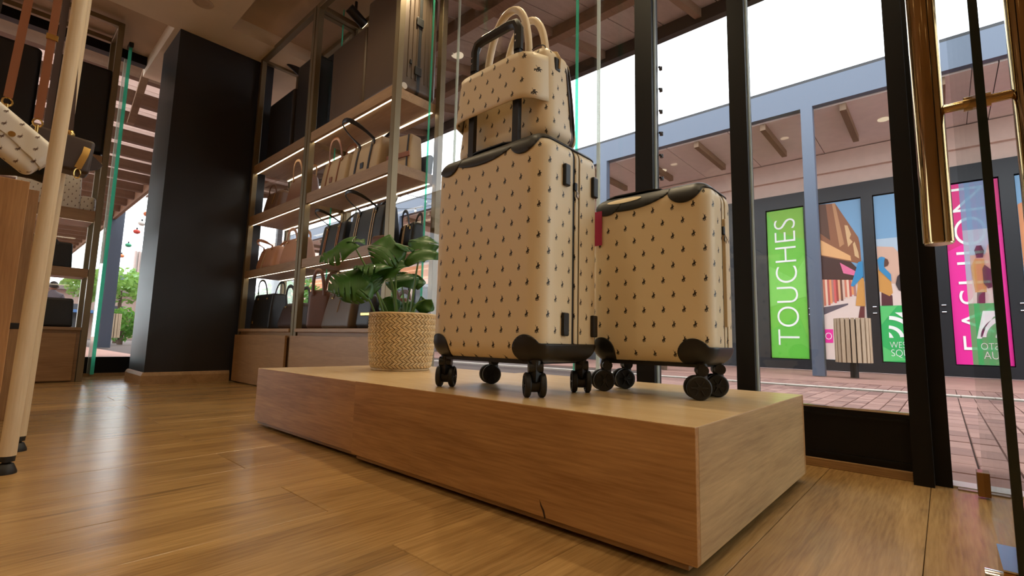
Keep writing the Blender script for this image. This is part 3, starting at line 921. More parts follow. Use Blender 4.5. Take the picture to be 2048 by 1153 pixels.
flat('logo_arc', [(-0.745, 0.66), (-0.68, 0.66), (-0.71, 0.73), (-0.745, 0.77)], WHT, p3, 9)
flat('logo_arc', [(-0.64, 1.13), (-0.40, 1.13), (-0.30, 0.66), (-0.36, 0.66), (-0.42, 0.86), (-0.52, 1.02)], WHT, p3, 9)
text('lettering', 'WESTO', 0.165, -0.745, 0.475, WHT, p3, 9, width=0.40)
text('lettering', 'SQUA', 0.185, -0.735, 0.32, WHT, p3, 9, width=0.36)

p4 = poster('magenta poster with white sideways lettering seen past door', 0.15, 0.85, (232, 36, 150), 'magenta2')
flat('tint_shape', [(0.155, 2.2), (0.845, 2.6), (0.845, 3.39), (0.155, 3.39)], pm_('mag2', (214, 30, 120)), p4, 1)
text('lettering', 'FASHION', 0.60, 0.66, 0.40, WHT, p4, 3, vertical=True, width=2.85)
p5 = poster('sunset coloured poster at the far right doors', 1.05, 1.75, (110, 160, 200), 'sky')
flat('orange_shape', [(1.055, 2.9), (1.4, 3.1), (1.745, 2.6), (1.745, 0.3), (1.055, 0.3)], pm_('orange', (214, 140, 90)), p5, 1)

# slatted timber planters, one by the arcade column, one far along the side street
SLAT = wood('planter_slat', (150, 128, 104), (196, 172, 144), 'Z', rough=0.6, contrast=0.8)
def planter(loc, label, r=0.235, h0=0.23, h1=0.90, n=22):
    t = empty('slatted_planter', loc, label=label, cat='planter', group='slatted planters')
    MB().lathe([(0.001, h0 + 0.02), (r - 0.03, h0 + 0.02), (r - 0.03, h1 - 0.02), (0.001, h1 - 0.02)], 24).build('liner', mat('planter_liner', (26, 24, 24), 0.7), t, True)
    for i in range(n):
        a = 2 * pi * i / n
        c_ = Vector((cos(a), sin(a), 0)); s_ = Vector((-sin(a), cos(a), 0))
        wd = 2 * pi * r / n * 0.36
        mb = MB()
        mb.prism([(-wd, -0.012), (wd, -0.012), (wd, 0.012), (-wd, 0.012)], lambda u, v: tuple(c_ * (r - 0.012 + v) + s_ * u + Vector((0, 0, h0))), lambda u, v: tuple(c_ * (r - 0.012 + v) + s_ * u + Vector((0, 0, h1))))
        mb.build('slat', SLAT, t)
    MB().cyl((0, 0, 0), (0, 0, h0 + 0.03), 0.055, n=14).build('foot', FRAME, t)
    return t
planter((-1.03, 8.97, 0), 'slatted timber planter on dark foot beside the blue column')
planter((-20.6, 2.85, 0), 'slatted timber planter standing far along the side street', 0.36, 0.25, 1.05)

# street trees and hedges: leaf cards in real volumes
LEAF = [translucent('foliage_a', (86, 128, 58), (120, 170, 70), 0.3), translucent('foliage_b', (112, 150, 78), (150, 190, 90), 0.3)]
def foliage(name, blobs, n, parent, m, s=0.09):
    bm = bmesh.new()
    for (cx, cy, cz_, rx, ry, rz_) in blobs:
        for i in range(n):
            while True:
                v = Vector((random.uniform(-1, 1), random.uniform(-1, 1), random.uniform(-1, 1)))
                if 0.3 < v.length < 1: break
            p = Vector((cx + v.x * rx, cy + v.y * ry, cz_ + v.z * rz_))
            a = Vector((random.gauss(0, 1), random.gauss(0, 1), random.gauss(0, 1))).normalized()
            b2 = a.orthogonal().normalized(); s_ = s * random.uniform(0.6, 1.4)
            bm.faces.new([bm.verts.new(p + q) for q in (-a * s_, b2 * s_ * 0.5, a * s_, -b2 * s_ * 0.5)])
    me = bpy.data.meshes.new(name); bm.to_mesh(me); bm.free()
    return tag(link(name, me, m, parent), kind='stuff')

BARK = mat('bark', (84, 66, 52), 0.9)
def tree(loc, h, label, blobs, m, n=260, s=0.10, cat='tree', name='street_tree'):
    t = empty(name, loc, label=label, cat=cat)
    MB().tube([(0, 0, 0), (0.03, 0.02, h * 0.5), (0, 0, h)], [0.09, 0.07, 0.05], 8).build('trunk', BARK, t, True)
    foliage('crown', blobs, n, t, m, s)
    return t
tree((-24.5, 3.7, 0), 2.1, 'leafy green tree far along the side street', [(0, 0, 2.3, 1.3, 1.3, 0.75), (0.4, -0.9, 2.2, 0.9, 0.9, 0.6), (-0.5, 0.9, 2.4, 0.9, 0.8, 0.6)], LEAF[1], 420, 0.13)
tree((-22.0, 3.45, 0), 0.7, 'small dark green shrub beside the far planter', [(0, 0, 0.75, 0.45, 0.45, 0.65)], LEAF[0], 420, 0.09, 'shrub', 'street_shrub')
for i, (xx, yy, lb) in enumerate(((-15.5, 6.9, 'green hedge bush seen through the lower shelf gap'), (-18.5, 7.2, 'green hedge bush seen behind the black tote'), (-12.2, 7.5, 'green bush seen through the monstera stems'))):
    tree((xx, yy, 0), 1.0, lb, [(0, 0, 1.35, 1.3, 0.6, 1.0), (0.5, 0, 0.8, 1.0, 0.5, 0.7)], LEAF[i % 2], 900, 0.10, 'bush', 'hedge_bush')
tree((-3.75, 8.2, 0), 0.5, 'small flowering bush behind the second suitcase', [(0, 0, 0.72, 0.42, 0.35, 0.45)], LEAF[0], 420, 0.05, 'bush', 'flower_bush')
fl = MB()
for i in range(26):
    a = random.uniform(0, 6.28)
    fl.ball((-3.75 + 0.40 * cos(a), 8.2 + 0.36 * sin(a), 0.55 + random.uniform(0, 0.5)), 0.03, 4)
f_ = fl.build('blossom', mat('pink_blossom', (214, 70, 110), 0.6)); f_.parent = bpy.data.objects['flower_bush']; f_.location = (3.75, -8.2, 0); f_['kind'] = 'stuff'

# buildings at the end of the side street
bd = empty('street_house', (0, 0, 0), label='low brown house with awning at the end of the side street', cat='building')
box('wall', mat('house_wall', (150, 124, 110), 0.8), (-40, -39, -2, 9, 0, 2.9), bd)
box('roof', mat('house_roof', (96, 84, 80), 0.7), (-40.2, -38.4, -2.4, 9.4, 2.9, 3.15), bd)
for i in range(5):
    w_ = box('window', mat('house_dark', (46, 46, 52), 0.3), (-39.0, -38.92, -1.2 + i * 2.0, 0.1 + i * 2.0, 0.4, 2.1), bd)
box('awning', mat('blue_awning', (46, 84, 128), 0.6), (-38.9, -37.6, 2.5, 7.5, 1.55, 1.72), bd)
tw = empty('apartment_tower', (0, 0, 0), label='pale ribbed tower block above the far roofs', cat='building')
box('wall', mat('tower_wall', (206, 198, 190), 0.8), (-66, -62, 10.1, 11.6, 0, 8.9), tw)
for i in range(5):
    box('rib', mat('tower_rib', (150, 132, 124), 0.8), (-61.99, -61.7, 10.15 + i * 0.3, 10.27 + i * 0.3, 0, 8.9), tw)
pg = empty('street_pergola', (0, 0, 0), label='steel framed pergola spanning the far side street', cat='pergola')
for yy in (3.0, 5.2):
    box('post', DSTEEL, (-27.1, -26.95, yy - 0.09, yy + 0.09, 0, 2.85), pg)
box('beam', STEEL, (-27.15, -26.9, 2.2, 7, 2.75, 3.02), pg)
box('timber_band', RAFT, (-27.10, -26.95, 2.2, 7, 2.50, 2.72), pg)

# coloured paper lanterns on a wire along the street
LCOL = [('red', (206, 74, 60)), ('green', (60, 150, 110)), ('orange', (226, 130, 80)), ('white', (226, 222, 214))]
WP = [Vector((-11.5, 2.30, 3.70)).lerp(Vector((-27.0, 3.55, 2.95)), i / 15) - Vector((0, 0, 0.10 * sin(pi * i / 15))) for i in range(16)]
wire = tag(MB().tube(WP, 0.006, 5).build('lantern_wire', BLACKP), 'dark wire carrying paper lanterns over the side street', 'wire')
ORD = ['nearest the shop', 'second from the shop', 'third from the shop', 'fourth from the shop', 'fifth from the shop', 'sixth from the shop', 'seventh from the shop', 'farthest from the shop']
for i, k in enumerate((3, 4, 5, 7, 9, 11, 13, 14)):
    nm, rgb = LCOL[(i + 2) % 4]
    t = empty('paper_lantern', WP[k] - Vector((0, 0, 0.11)), label=f'{nm} paper lantern on the side street wire, {ORD[i]}', cat='lantern', group='paper lanterns on the wire')
    MB().ball((0, 0, 0), 0.085, 8, 0.75).build('shade', mat('lantern_' + nm, rgb, 0.6), t, True)
    MB().cyl((0, 0, 0.06), (0, 0, 0.11), 0.02, n=8).build('cap', BLACKP, t)
# string bulbs across the street, seen between the shelves
for j, xx in enumerate((-7.9, -9.2, -10.6)):
    pts = [(xx, 5.04 + 3.9 * i / 16, 4.05 + 0.5 * i / 16 - 0.45 * sin(pi * i / 16)) for i in range(17)]
    wr = tag(MB().tube(pts, 0.008, 5).build('light_string', BLACKP), ['nearest', 'middle', 'farthest'][j] + ' black cable of string lights crossing the street', 'cable', 'string lights across the street')
    for i in range(2, 16, 3):
        o = MB().cyl((0, 0, -0.05), (0, 0, 0), 0.016, n=8).build('socket', BLACKP, wr, loc=pts[i])
        MB().ball((0, 0, -0.085), 0.035, 6, 1.2).build('bulb', mat('bulb_glass', (236, 232, 222), 0.2), o, True)

# ================================================================== PLINTHS
ZT = 0.274
def plinth(x0, x1, y0, y1, top, label):
    t = empty('display_plinth', ((x0 + x1) / 2, (y0 + y1) / 2, 0), label=label, cat='plinth', group='oak display plinths')
    hw, hd = (x1 - x0) / 2, (y1 - y0) / 2
    zb = 0.026
    MB().box(-hw, hw, -hd, -hd + 0.016, zb, top - 0.001, bev=0.001, seg=1).build('front_panel', OAK_PLINTH, t)
    MB().box(-hw, hw, hd - 0.016, hd, zb, top - 0.001, bev=0.001, seg=1).build('back_panel', OAK_PLINTH, t)
    for a in (-1, 1):
        MB().box(min(a * hw, a * (hw - 0.016)), max(a * hw, a * (hw - 0.016)), -hd + 0.0165, hd - 0.0165, zb, top - 0.001, bev=0.001, seg=1).build('side_panel', OAK_PLINTH_SIDE, t)
    MB().box(-hw + 0.0005, hw - 0.0005, -hd + 0.0005, hd - 0.0005, top - 0.0012, top, bev=0.0006, seg=1).build('top_panel', OAK_PLINTH_TOP, t)
    for ya, yb_ in ((-hd + 0.009, -hd + 0.05), (hd - 0.05, hd - 0.009)):
        box('base_rail', OAK_TRIM, (-hw + 0.02, hw - 0.02, ya, yb_, 0.013, zb + 0.02), t)
    for a in (-1, 1):
        for b_ in (-1, 1):
            MB().cyl((a * (hw - 0.07), b_ * (hd - 0.045), 0), (a * (hw - 0.07), b_ * (hd - 0.045), 0.014), 0.008, n=10).build('foot', mat('white_nylon', (220, 214, 200), 0.5), t)
    return t
pl1 = plinth(-1.553, -0.353, 0.909, 1.83, ZT, 'low oak display plinth under the two cream suitcases')
MB().prism([(-0.838, 0.089), (-0.832, 0.078), (-0.824, 0.068), (-0.819, 0.052), (-0.823, 0.050), (-0.829, 0.066), (-0.835, 0.076)], lambda u, v: (u + 1.073, 0.909 - 1.3695 - 0.0004, v - 0.026), lambda u, v: (u + 1.073, 0.909 - 1.3695 + 0.001, v - 0.026)).build('split_mark', mat('dark_split', (46, 28, 16), 0.8), pl1)
plinth(-2.47, -1.557, 0.924, 1.80, ZT - 0.004, 'lower oak plinth end under the plant basket')

# ================================================================== SUITCASES
def caster(parent, x, y, zt, r, ang):
    t = MB().cyl((x, y, zt + 0.012), (x, y, zt - 0.012), 0.016, n=14)
    ax = Vector((cos(ang), sin(ang), 0)); tr = Vector((-sin(ang), cos(ang), 0))
    c0 = Vector((x, y, r)) + tr * 0.012
    t.box(x - 0.012, x + 0.012, y - 0.012, y + 0.012, r + 0.01, zt)
    t.cyl(c0 - ax * 0.013, c0 + ax * 0.013, 0.020, n=16)
    t.cyl(Vector((x, y, zt - 0.014)) - ax * 0.02, Vector((x, y, zt - 0.014)) + ax * 0.02, 0.016, n=14)
    fork = t.build('caster', BLACKP, parent, True)
    for s in (-1, 1):
        o = c0 + ax * s * 0.021
        wl = MB()
        # tyre with rounded shoulders
        prof = [(-0.0085, r * 0.72), (-0.0085, r * 0.90), (-0.005, r), (0.005, r), (0.0085, r * 0.90), (0.0085, r * 0.72)]
        n = 28; rings = []
        for u, rr in prof:
            rings.append([wl.bm.verts.new(o + ax * u + (tr * cos(2 * pi * i / n) + Vector((0, 0, 1)) * sin(2 * pi * i / n)) * rr) for i in range(n)])
        for A, B in zip(rings, rings[1:]):
            for i in range(n):
                wl.bm.faces.new((A[i], A[(i + 1) % n], B[(i + 1) % n], B[i]))
        wl.cyl(o - ax * 0.006, o + ax * 0.006, r * 0.73, n=28)
        wh = wl.build('wheel', RUBBER, fork, True)
        hb = MB()
        for k in range(6):
            q = pi / 3 * k
            d = tr * cos(q) + Vector((0, 0, 1)) * sin(q)
            hb.tube([o + ax * s * 0.007 + d * r * 0.18, o + ax * s * 0.007 + d * r * 0.68], 0.0022, 6)
        hb.cyl(o + ax * s * 0.004, o + ax * s * 0.010, r * 0.2, n=14)
        hb.build('hub_spokes', BLACKP, fork, True)
    return fork

def suitcase(loc, W, D, z0, H, label, wheel_ang, r=0.034, seam=0.04, tele=None, bumpers=True, tab=None, hx=-0.01):
    t = empty('suitcase', loc, label=label, cat='suitcase', group='cream printed suitcases on the plinth')
    half = (W / 2, D / 2, H / 2); Rr = 0.052
    zc = z0 + H / 2
    U = Vector((0, 0, zc))
    def mk(name, m, clip, off=0.0, res=0.02, solid=0.0, faces='xXyYzZ', mm=4):
        n = (max(4, int(W / res)), max(4, int(D / res)), max(4, int(H / res)))
        return skin_obj(name, skin(half, Rr, n, mm, off, clip, None, faces), m, t, solid, loc=(0, 0, zc))
    g = 0.007
    sy = seam
    mk('shell_front', CREAM_PRINT, lambda p: p.y - (sy - g), solid=0.003)
    mk('shell_back', CREAM_PRINT, lambda p: (sy + 0.030) - p.y, solid=0.003)
    mk('expander_band', CREAM_PRINT, lambda p: max((sy + g) - p.y, p.y - (sy + 0.030 - g * 0.6)), off=-0.002, solid=0.002)
    mk('zip_track', ZIP, lambda p: max((sy - g - 0.002) - p.y, p.y - (sy + 0.032)), off=-0.004)
    # bottom guards: lobes on front and back, running along the short sides
    def low(p):
        d = W / 2 - abs(p.x); z = p.z + H / 2
        lobe = hypot(d - 0.052, z - 0.028) - 0.046
        strip = max(z - 0.050, d - 0.052)
        return min(lobe, strip)
    for sgn, ff in ((-1, 'xyYz'), (1, 'XyYz')):
        mk('corner_guard', BLACKP, lambda p, q=sgn: max(low(p), -p.x * q), off=0.004, res=0.008, solid=0.004, faces=ff, mm=6)
    def high(p):
        d = W / 2 - abs(p.x); z = H / 2 - p.z
        lobe = hypot((d - 0.072) / 1.15, z - 0.020) - 0.044
        strip = max(z - 0.021, d - 0.072)
        return min(lobe, strip)
    for sgn, ff in ((-1, 'xyYZ'), (1, 'XyYZ')):
        mk('corner_guard', BLACKP, lambda p, q=sgn: max(high(p), -p.x * q), off=0.004, res=0.008, solid=0.004, faces=ff, mm=6)
    # black handle housing let into the top front edge
    def housing(p):
        z = H / 2 - p.z
        e = hypot((p.x - hx) / 0.142, (z - 0.004) / 0.054) - 1
        return max(e * 0.04, p.y + D / 2 - 0.10)
    hz = mk('handle_housing', BLACKP, housing, off=0.003, res=0.008, solid=0.003, faces='yZ', mm=6)
    MB().tube([(hx - 0.095, -D / 2 + 0.05, H / 2 + 0.003), (hx - 0.06, -D / 2 + 0.045, H / 2 + 0.008), (hx + 0.06, -D / 2 + 0.045, H / 2 + 0.008), (hx + 0.095, -D / 2 + 0.05, H / 2 + 0.003)], 0, 6, flat=(0.016, 0.004), upv=(0, 0, 1)).build('carry_handle', BLACKP, hz, True)
    if not tele:
        n = (int(W / 0.006), 8, int(H / 0.01))
        skin_obj('handle_recess', skin(half, Rr, n, 8, 0.0045, lambda p: (hypot((p.x - hx + 0.015) / 0.062, (H / 2 - p.z - 0.020) / 0.009) - 1) * 0.01 if p.y < 0 else 1, None, 'yZ'), CREAM, hz)
    # side feet
    if bumpers:
        for zz in (z0 + 0.105, z0 + H - 0.115):
            for yy in (-0.045, 0.105):
                MB().box(W / 2 - 0.002, W / 2 + 0.011, yy - 0.013, yy + 0.013, zz - 0.033, zz + 0.033, bev=0.004).build('side_foot', BLACKP, t)
    # zip pulls
    zp = MB().box(W / 2 - 0.002, W / 2 + 0.005, sy - 0.002, sy + 0.012, z0 + H - 0.15, z0 + H - 0.125, bev=0.002)
    zpo = zp.build('zip_slider', BLACKP, t)
    MB().tube([(W / 2 + 0.006, sy + 0.006, z0 + H - 0.15), (W / 2 + 0.010, sy + 0.010, z0 + H - 0.165), (W / 2 + 0.006, sy + 0.014, z0 + H - 0.175), (W / 2 + 0.003, sy + 0.008, z0 + H - 0.165)], 0.002, 6, closed=True).build('zip_pull', CHROME, zpo, True)
    # base tray and casters
    box('base_tray', BLACKP, (-W / 2 + 0.05, W / 2 - 0.05, -D / 2 + 0.03, D / 2 - 0.03, z0 - 0.008, z0 + 0.004), t)
    for a in (-1, 1):
        for b_ in (-1, 1):
            caster(t, a * (W / 2 - 0.045), b_ * (D / 2 - 0.040), z0 - 0.002, r, wheel_ang(a, b_))
    if tele:
        zt, hw, yy = tele
        hd = MB()
        hd.tube([(-hw, yy, z0 + H - 0.02), (-hw, yy, zt - 0.035)], 0, 4, flat=(0.012, 0.0075), upv=(0, 1, 0))
        hd.tube([(hw, yy, z0 + H - 0.02), (hw, yy, zt - 0.035)], 0, 4, flat=(0.012, 0.0075), upv=(0, 1, 0))
        th_ = hd.build('telescopic_handle', BLACKP, t)
        pts = [(-hw, yy, zt - 0.10), (-hw, yy, zt - 0.03), (-hw + 0.012, yy, zt - 0.006), (-hw + 0.04, yy, zt), (hw - 0.04, yy, zt), (hw - 0.012, yy, zt - 0.006), (hw, yy, zt - 0.03), (hw, yy, zt - 0.10)]
        MB().tube(pts, 0, 8, flat=(0.016, 0.014), upv=(0, 1, 0)).build('grip', BLACKP, th_, True)
        rv = MB()
        for s in (-1, 1):
            for zz in (zt - 0.055, zt - 0.075):
                rv.cyl((s * hw, yy - 0.0155, zz), (s * hw, yy - 0.013, zz), 0.003, n=8)
        rv.build('rivet', CHROME, th_)
    if tab:
        tab(t, W, D, z0, H)
    return t

EDGE_ANG = atan2(0.669, 0.743)
FACE_ANG = atan2(0.743, -0.669)
wa = {(1, -1): EDGE_ANG + 0.12, (-1, -1): EDGE_ANG - 0.10, (1, 1): EDGE_ANG + 0.0, (-1, 1): FACE_ANG + 0.3}
def handle_wrap(t, W, D, z0, H):
    pass
suitcase((-1.028, 1.1475, ZT), 0.468, 0.305, 0.098, 0.655, 'large cream printed suitcase with raised handle and travel bag on top', lambda a, b: wa[(a, b)], tele=(1.425 - ZT, 0.098, -0.112), seam=0.0)
wb = {(1, -1): FACE_ANG - 0.15, (1, 1): FACE_ANG - 0.05, (-1, 1): FACE_ANG + 0.1, (-1, -1): FACE_ANG + 0.05}
def small_extra(t, W, D, z0, H):
    box('hang_tag', mat('magenta_card', (176, 34, 84), 0.5), (-W / 2 + 0.012, -W / 2 + 0.055, -D / 2 - 0.006, -D / 2 - 0.004, z0 + H - 0.16, z0 + H - 0.045), t)
    # padded side carry handle
    MB().box(W / 2 - 0.004, W / 2 + 0.006, 0.009, 0.026, z0 + 0.11, z0 + H - 0.10, bev=0.003).build('side_handle', CREAM, t)
suitcase((-0.672, 1.455, ZT), 0.40, 0.215, 0.098, 0.535, 'smaller cream printed suitcase behind, handle lowered, magenta tag', lambda a, b: wb[(a, b)], bumpers=False, seam=0.0, tab=small_extra, hx=-0.055)

# ================================================================== TRAVEL BAG ON THE LARGE SUITCASE
bagz = 1.032
tb = empty('travel_bag', (-1.042, 1.156, bagz), 0.0, label='cream printed travel bag with round handles on top of the large suitcase', cat='bag')
bw_, bd_, bh_ = 0.41, 0.185, 0.325
def bdef(p):
    k = (p.z + bh_ / 2) / bh_
    return (p.x * (1.02 - 0.13 * k), p.y * (1.0 - 0.22 * k), p.z)
hb = (bw_ / 2, bd_ / 2, bh_ / 2)
zs = 0.045
skin_obj('body_front', skin(hb, 0.045, (16, 8, 14), 4, 0, lambda p: p.y - (zs - 0.010), bdef), CREAM_BAG, tb, 0.003, loc=(0, 0, bh_ / 2))
skin_obj('body_back', skin(hb, 0.045, (16, 8, 14), 4, 0, lambda p: (zs + 0.010) - p.y, bdef), CREAM_BAG, tb, 0.003, loc=(0, 0, bh_ / 2))
skin_obj('zip_band', skin(hb, 0.045, (16, 8, 14), 4, -0.003, lambda p: max(zs - 0.012 - p.y, p.y - zs - 0.012), bdef), mat('taupe_zip', (96, 80, 72), 0.5), tb, loc=(0, 0, bh_ / 2))
for q in (-0.010, 0.010):
    pts = []
    for i in range(40):
        a = 2 * pi * i / 40
        x_ = (abs(cos(a)) ** 0.35) * (1 if cos(a) >= 0 else -1); z_ = (abs(sin(a)) ** 0.35) * (1 if sin(a) >= 0 else -1)
        pts.append(Vector(bdef(Vector((x_ * (bw_ / 2 + 0.001), zs + q, z_ * (bh_ / 2 + 0.001))))) + Vector((0, 0, bh_ / 2)))
    MB().tube(pts, 0.0035, 6, closed=True).build('piping', mat('dark_piping', (50, 42, 40), 0.4), tb, True)
# sleeve that slips over the telescopic handle
sl = MB(); uvs = None
bm = bmesh.new(); uvl = bm.loops.layers.uv.new('UVMap')
nx_, nz_ = 18, 8
gv = []
for i in range(nx_ + 1):
    col_ = []
    for j in range(nz_ + 1):
        u = -1 + 2 * i / nx_; v = j / nz_
        z = 0.120 + v * 0.155 - 0.018 * (1 - u * u) * 0 + (0.012 * (u + 1) * 0)
        wdt = (bw_ / 2 - 0.010) * (1.02 - 0.13 * (z / bh_))
        x_ = u * wdt
        yb = -(bd_ / 2) * (1 - 0.22 * z / bh_)
        y = yb - 0.058 * (1 - abs(u) ** 8) + 0.02 * abs(u) ** 10
        col_.append((bm.verts.new((x_, y, z)), (x_, z)))
    gv.append(col_)
for i in range(nx_):
    for j in range(nz_):
        q = [gv[i][j], gv[i + 1][j], gv[i + 1][j + 1], gv[i][j + 1]]
        f = bm.faces.new([a[0] for a in q])
        for l, a in zip(f.loops, q): l[uvl].uv = a[1]
        f.smooth = True
me = bpy.data.meshes.new('trolley_sleeve'); bm.to_mesh(me); bm.free()
o = link('trolley_sleeve', me, CREAM_BAG, tb)
md = o.modifiers.new('solid', 'SOLIDIFY'); md.thickness = 0.004; md.offset = 1
# two tall round handles
for yy, dx in ((-0.058, 0.006), (0.020, 0.016)):
    pts = arc_pts((-0.095 + dx, yy, bh_ - 0.06), (0.095 + dx, yy, bh_ - 0.06), 0.25, 20, (0, 0.05, 1), 0.9)
    h_ = MB().tube(pts, 0.0125, 10).build('handle', CREAM_BAG, tb, True)
    for s in (-1, 1):
        MB().tube([(s * 0.095 + dx, yy - 0.008 * (1 if yy < 0 else -1), bh_ - 0.13), (s * 0.095 + dx, yy, bh_ - 0.05)], 0, 4, flat=(0.014, 0.004), upv=(0, 1, 0)).build('handle_tab', CREAM, h_)
dr = MB()
for i in range(12):
    pass
MB().tube([(0.155, -0.01, bh_ - 0.012), (0.172, -0.012, bh_ - 0.02), (0.186, -0.014, bh_ - 0.045), (0.186, -0.016, bh_ - 0.075)], 0, 6, flat=(0.014, 0.003), upv=(0, 1, 0)).build('strap_loop', CREAM, tb, True)
MB().box(0.170, 0.192, -0.034, -0.006, bh_ - 0.085, bh_ - 0.040, bev=0.005).build('strap_clip', BLACKP, tb)
MB().tube([(0.13 + 0.035 * cos(t), -0.052, bh_ - 0.012 + 0.02 * sin(t)) for t in [pi * i / 8 for i in range(9)]], 0.0018, 6).build('zip_cord', BLACKP, tb, True)

# ================================================================== PLANT IN BASKET
bk = empty('plant_basket', (-2.072, 1.462, ZT - 0.004), label='round woven palm leaf basket on the lower plinth end', cat='basket')
STRAW = mat('straw', (216, 190, 146), 0.6, var=0.18, vscale=40)
STRAW2 = mat('straw_core', (120, 86, 50), 0.8)
def br(z): return 0.150 + 0.016 * sin(min(1, z / 0.25) * pi * 0.55) if z > 0.02 else 0.138 + 0.6 * z
prof = [(0.001, 0.004), (0.13, 0.004)] + [(br(z) - 0.004, z) for z in [0.01 + 0.27 * i / 12 for i in range(13)]] + [(br(0.28) - 0.012, 0.28), (br(0.28) - 0.014, 0.23), (0.001, 0.23)]
MB().lathe(prof, 40).build('core', STRAW2, bk, True)
wv = MB(); n = 46; rows = 17
def bp(a, z, o=0): return Vector(((br(z) + o) * cos(a), (br(z) + o) * sin(a), z))
for j in range(rows):
    for i in range(n):
        z0_, z1_ = 0.012 + 0.265 * j / rows, 0.012 + 0.265 * (j + 1) / rows
        a0 = 2 * pi * i / n; da = 2 * pi / n
        sl_ = da * 0.9 * (1 if j % 2 else -1)
        g = 0.08
        lo, hi = 0.0, 0.0035
        q = [bp(a0 + da * g, z0_, lo), bp(a0 + da * (1 - g), z0_, lo), bp(a0 + da * (1 - g) + sl_, z1_, lo), bp(a0 + da * g + sl_, z1_, lo)]
        mdl = [bp(a0 + da * 0.25 + sl_ * 0.18, z0_ + (z1_ - z0_) * 0.18, hi), bp(a0 + da * 0.75 + sl_ * 0.18, z0_ + (z1_ - z0_) * 0.18, hi), bp(a0 + da * 0.75 + sl_ * 0.82, z0_ + (z1_ - z0_) * 0.82, hi), bp(a0 + da * 0.25 + sl_ * 0.82, z0_ + (z1_ - z0_) * 0.82, hi)]
        A = [wv.bm.verts.new(p) for p in q]; B = [wv.bm.verts.new(p) for p in mdl]
        wv.bm.faces.new(B)
        for k in range(4):
            wv.bm.faces.new((A[k], A[(k + 1) % 4], B[(k + 1) % 4], B[k]))
tag(wv.build('weave', STRAW, bk, False), kind='stuff')
for zz, rr in ((0.281, 0.006), (0.006, 0.006)):
    MB().tube([bp(2 * pi * i / 48, max(0.02, zz), -0.002 if zz > .1 else -0.010) * 1.0 + Vector((0, 0, min(0, zz - 0.02))) for i in range(48)], rr, 6, closed=True).build('rim', STRAW, bk, True)

mo = empty('monstera_plant', (-2.072, 1.462, ZT + 0.226), label='green monstera plant with split leaves growing from the woven basket', cat='plant')
MO = Vector(mo.location)
MB().lathe([(0.0, 0.001), (0.125, 0.001), (0.13, -0.0), (0.0, -0.01)], 24).build('soil', mat('soil', (40, 28, 20), 0.95), mo)
LEAFM = translucent('monstera_leaf', (64, 108, 46), (110, 156, 62), 0.25)
STEMM = mat('monstera_stem', (96, 130, 62), 0.4)
LV = [((-2.136, 1.187, 0.895), (-2.235, 1.056, 0.819), 0.075), ((-2.136, 1.187, 0.895), (-2.16, 1.254, 0.939), 0.035), ((-2.06, 1.388, 0.916), (-2.059, 1.268, 0.819), 0.09),
      ((-2.06, 1.388, 0.916), (-2.048, 1.535, 0.914), 0.05), ((-1.984, 1.487, 0.892), (-2.007, 1.533, 0.989), 0.075), ((-1.984, 1.488, 0.89), (-1.919, 1.46, 0.831), 0.085),
      ((-2.078, 1.348, 0.808), (-2.135, 1.203, 0.8), 0.085), ((-2.077, 1.35, 0.802), (-2.013, 1.348, 0.747), 0.085), ((-2.108, 1.238, 0.728), (-2.162, 1.087, 0.686), 0.095),
      ((-2.108, 1.238, 0.728), (-2.056, 1.295, 0.667), 0.095), ((-2.114, 1.22, 0.718), (-2.115, 1.14, 0.616), 0.10), ((-2.1, 1.467, 0.699), (-2.132, 1.478, 0.79), 0.08),
      ((-2.114, 1.534, 0.71), (-2.108, 1.555, 0.78), 0.058), ((-2.168, 1.439, 0.564), (-2.166, 1.429, 0.648), 0.056), ((-2.117, 1.525, 0.568), (-2.132, 1.529, 0.636), 0.045),
      ((-1.979, 1.531, 0.632), (-1.991, 1.504, 0.564), 0.05), ((-2.171, 1.207, 0.734), (-2.076, 1.241, 0.632), 0.07)]
CAMV = Vector((0.665, -0.74, 0.12))
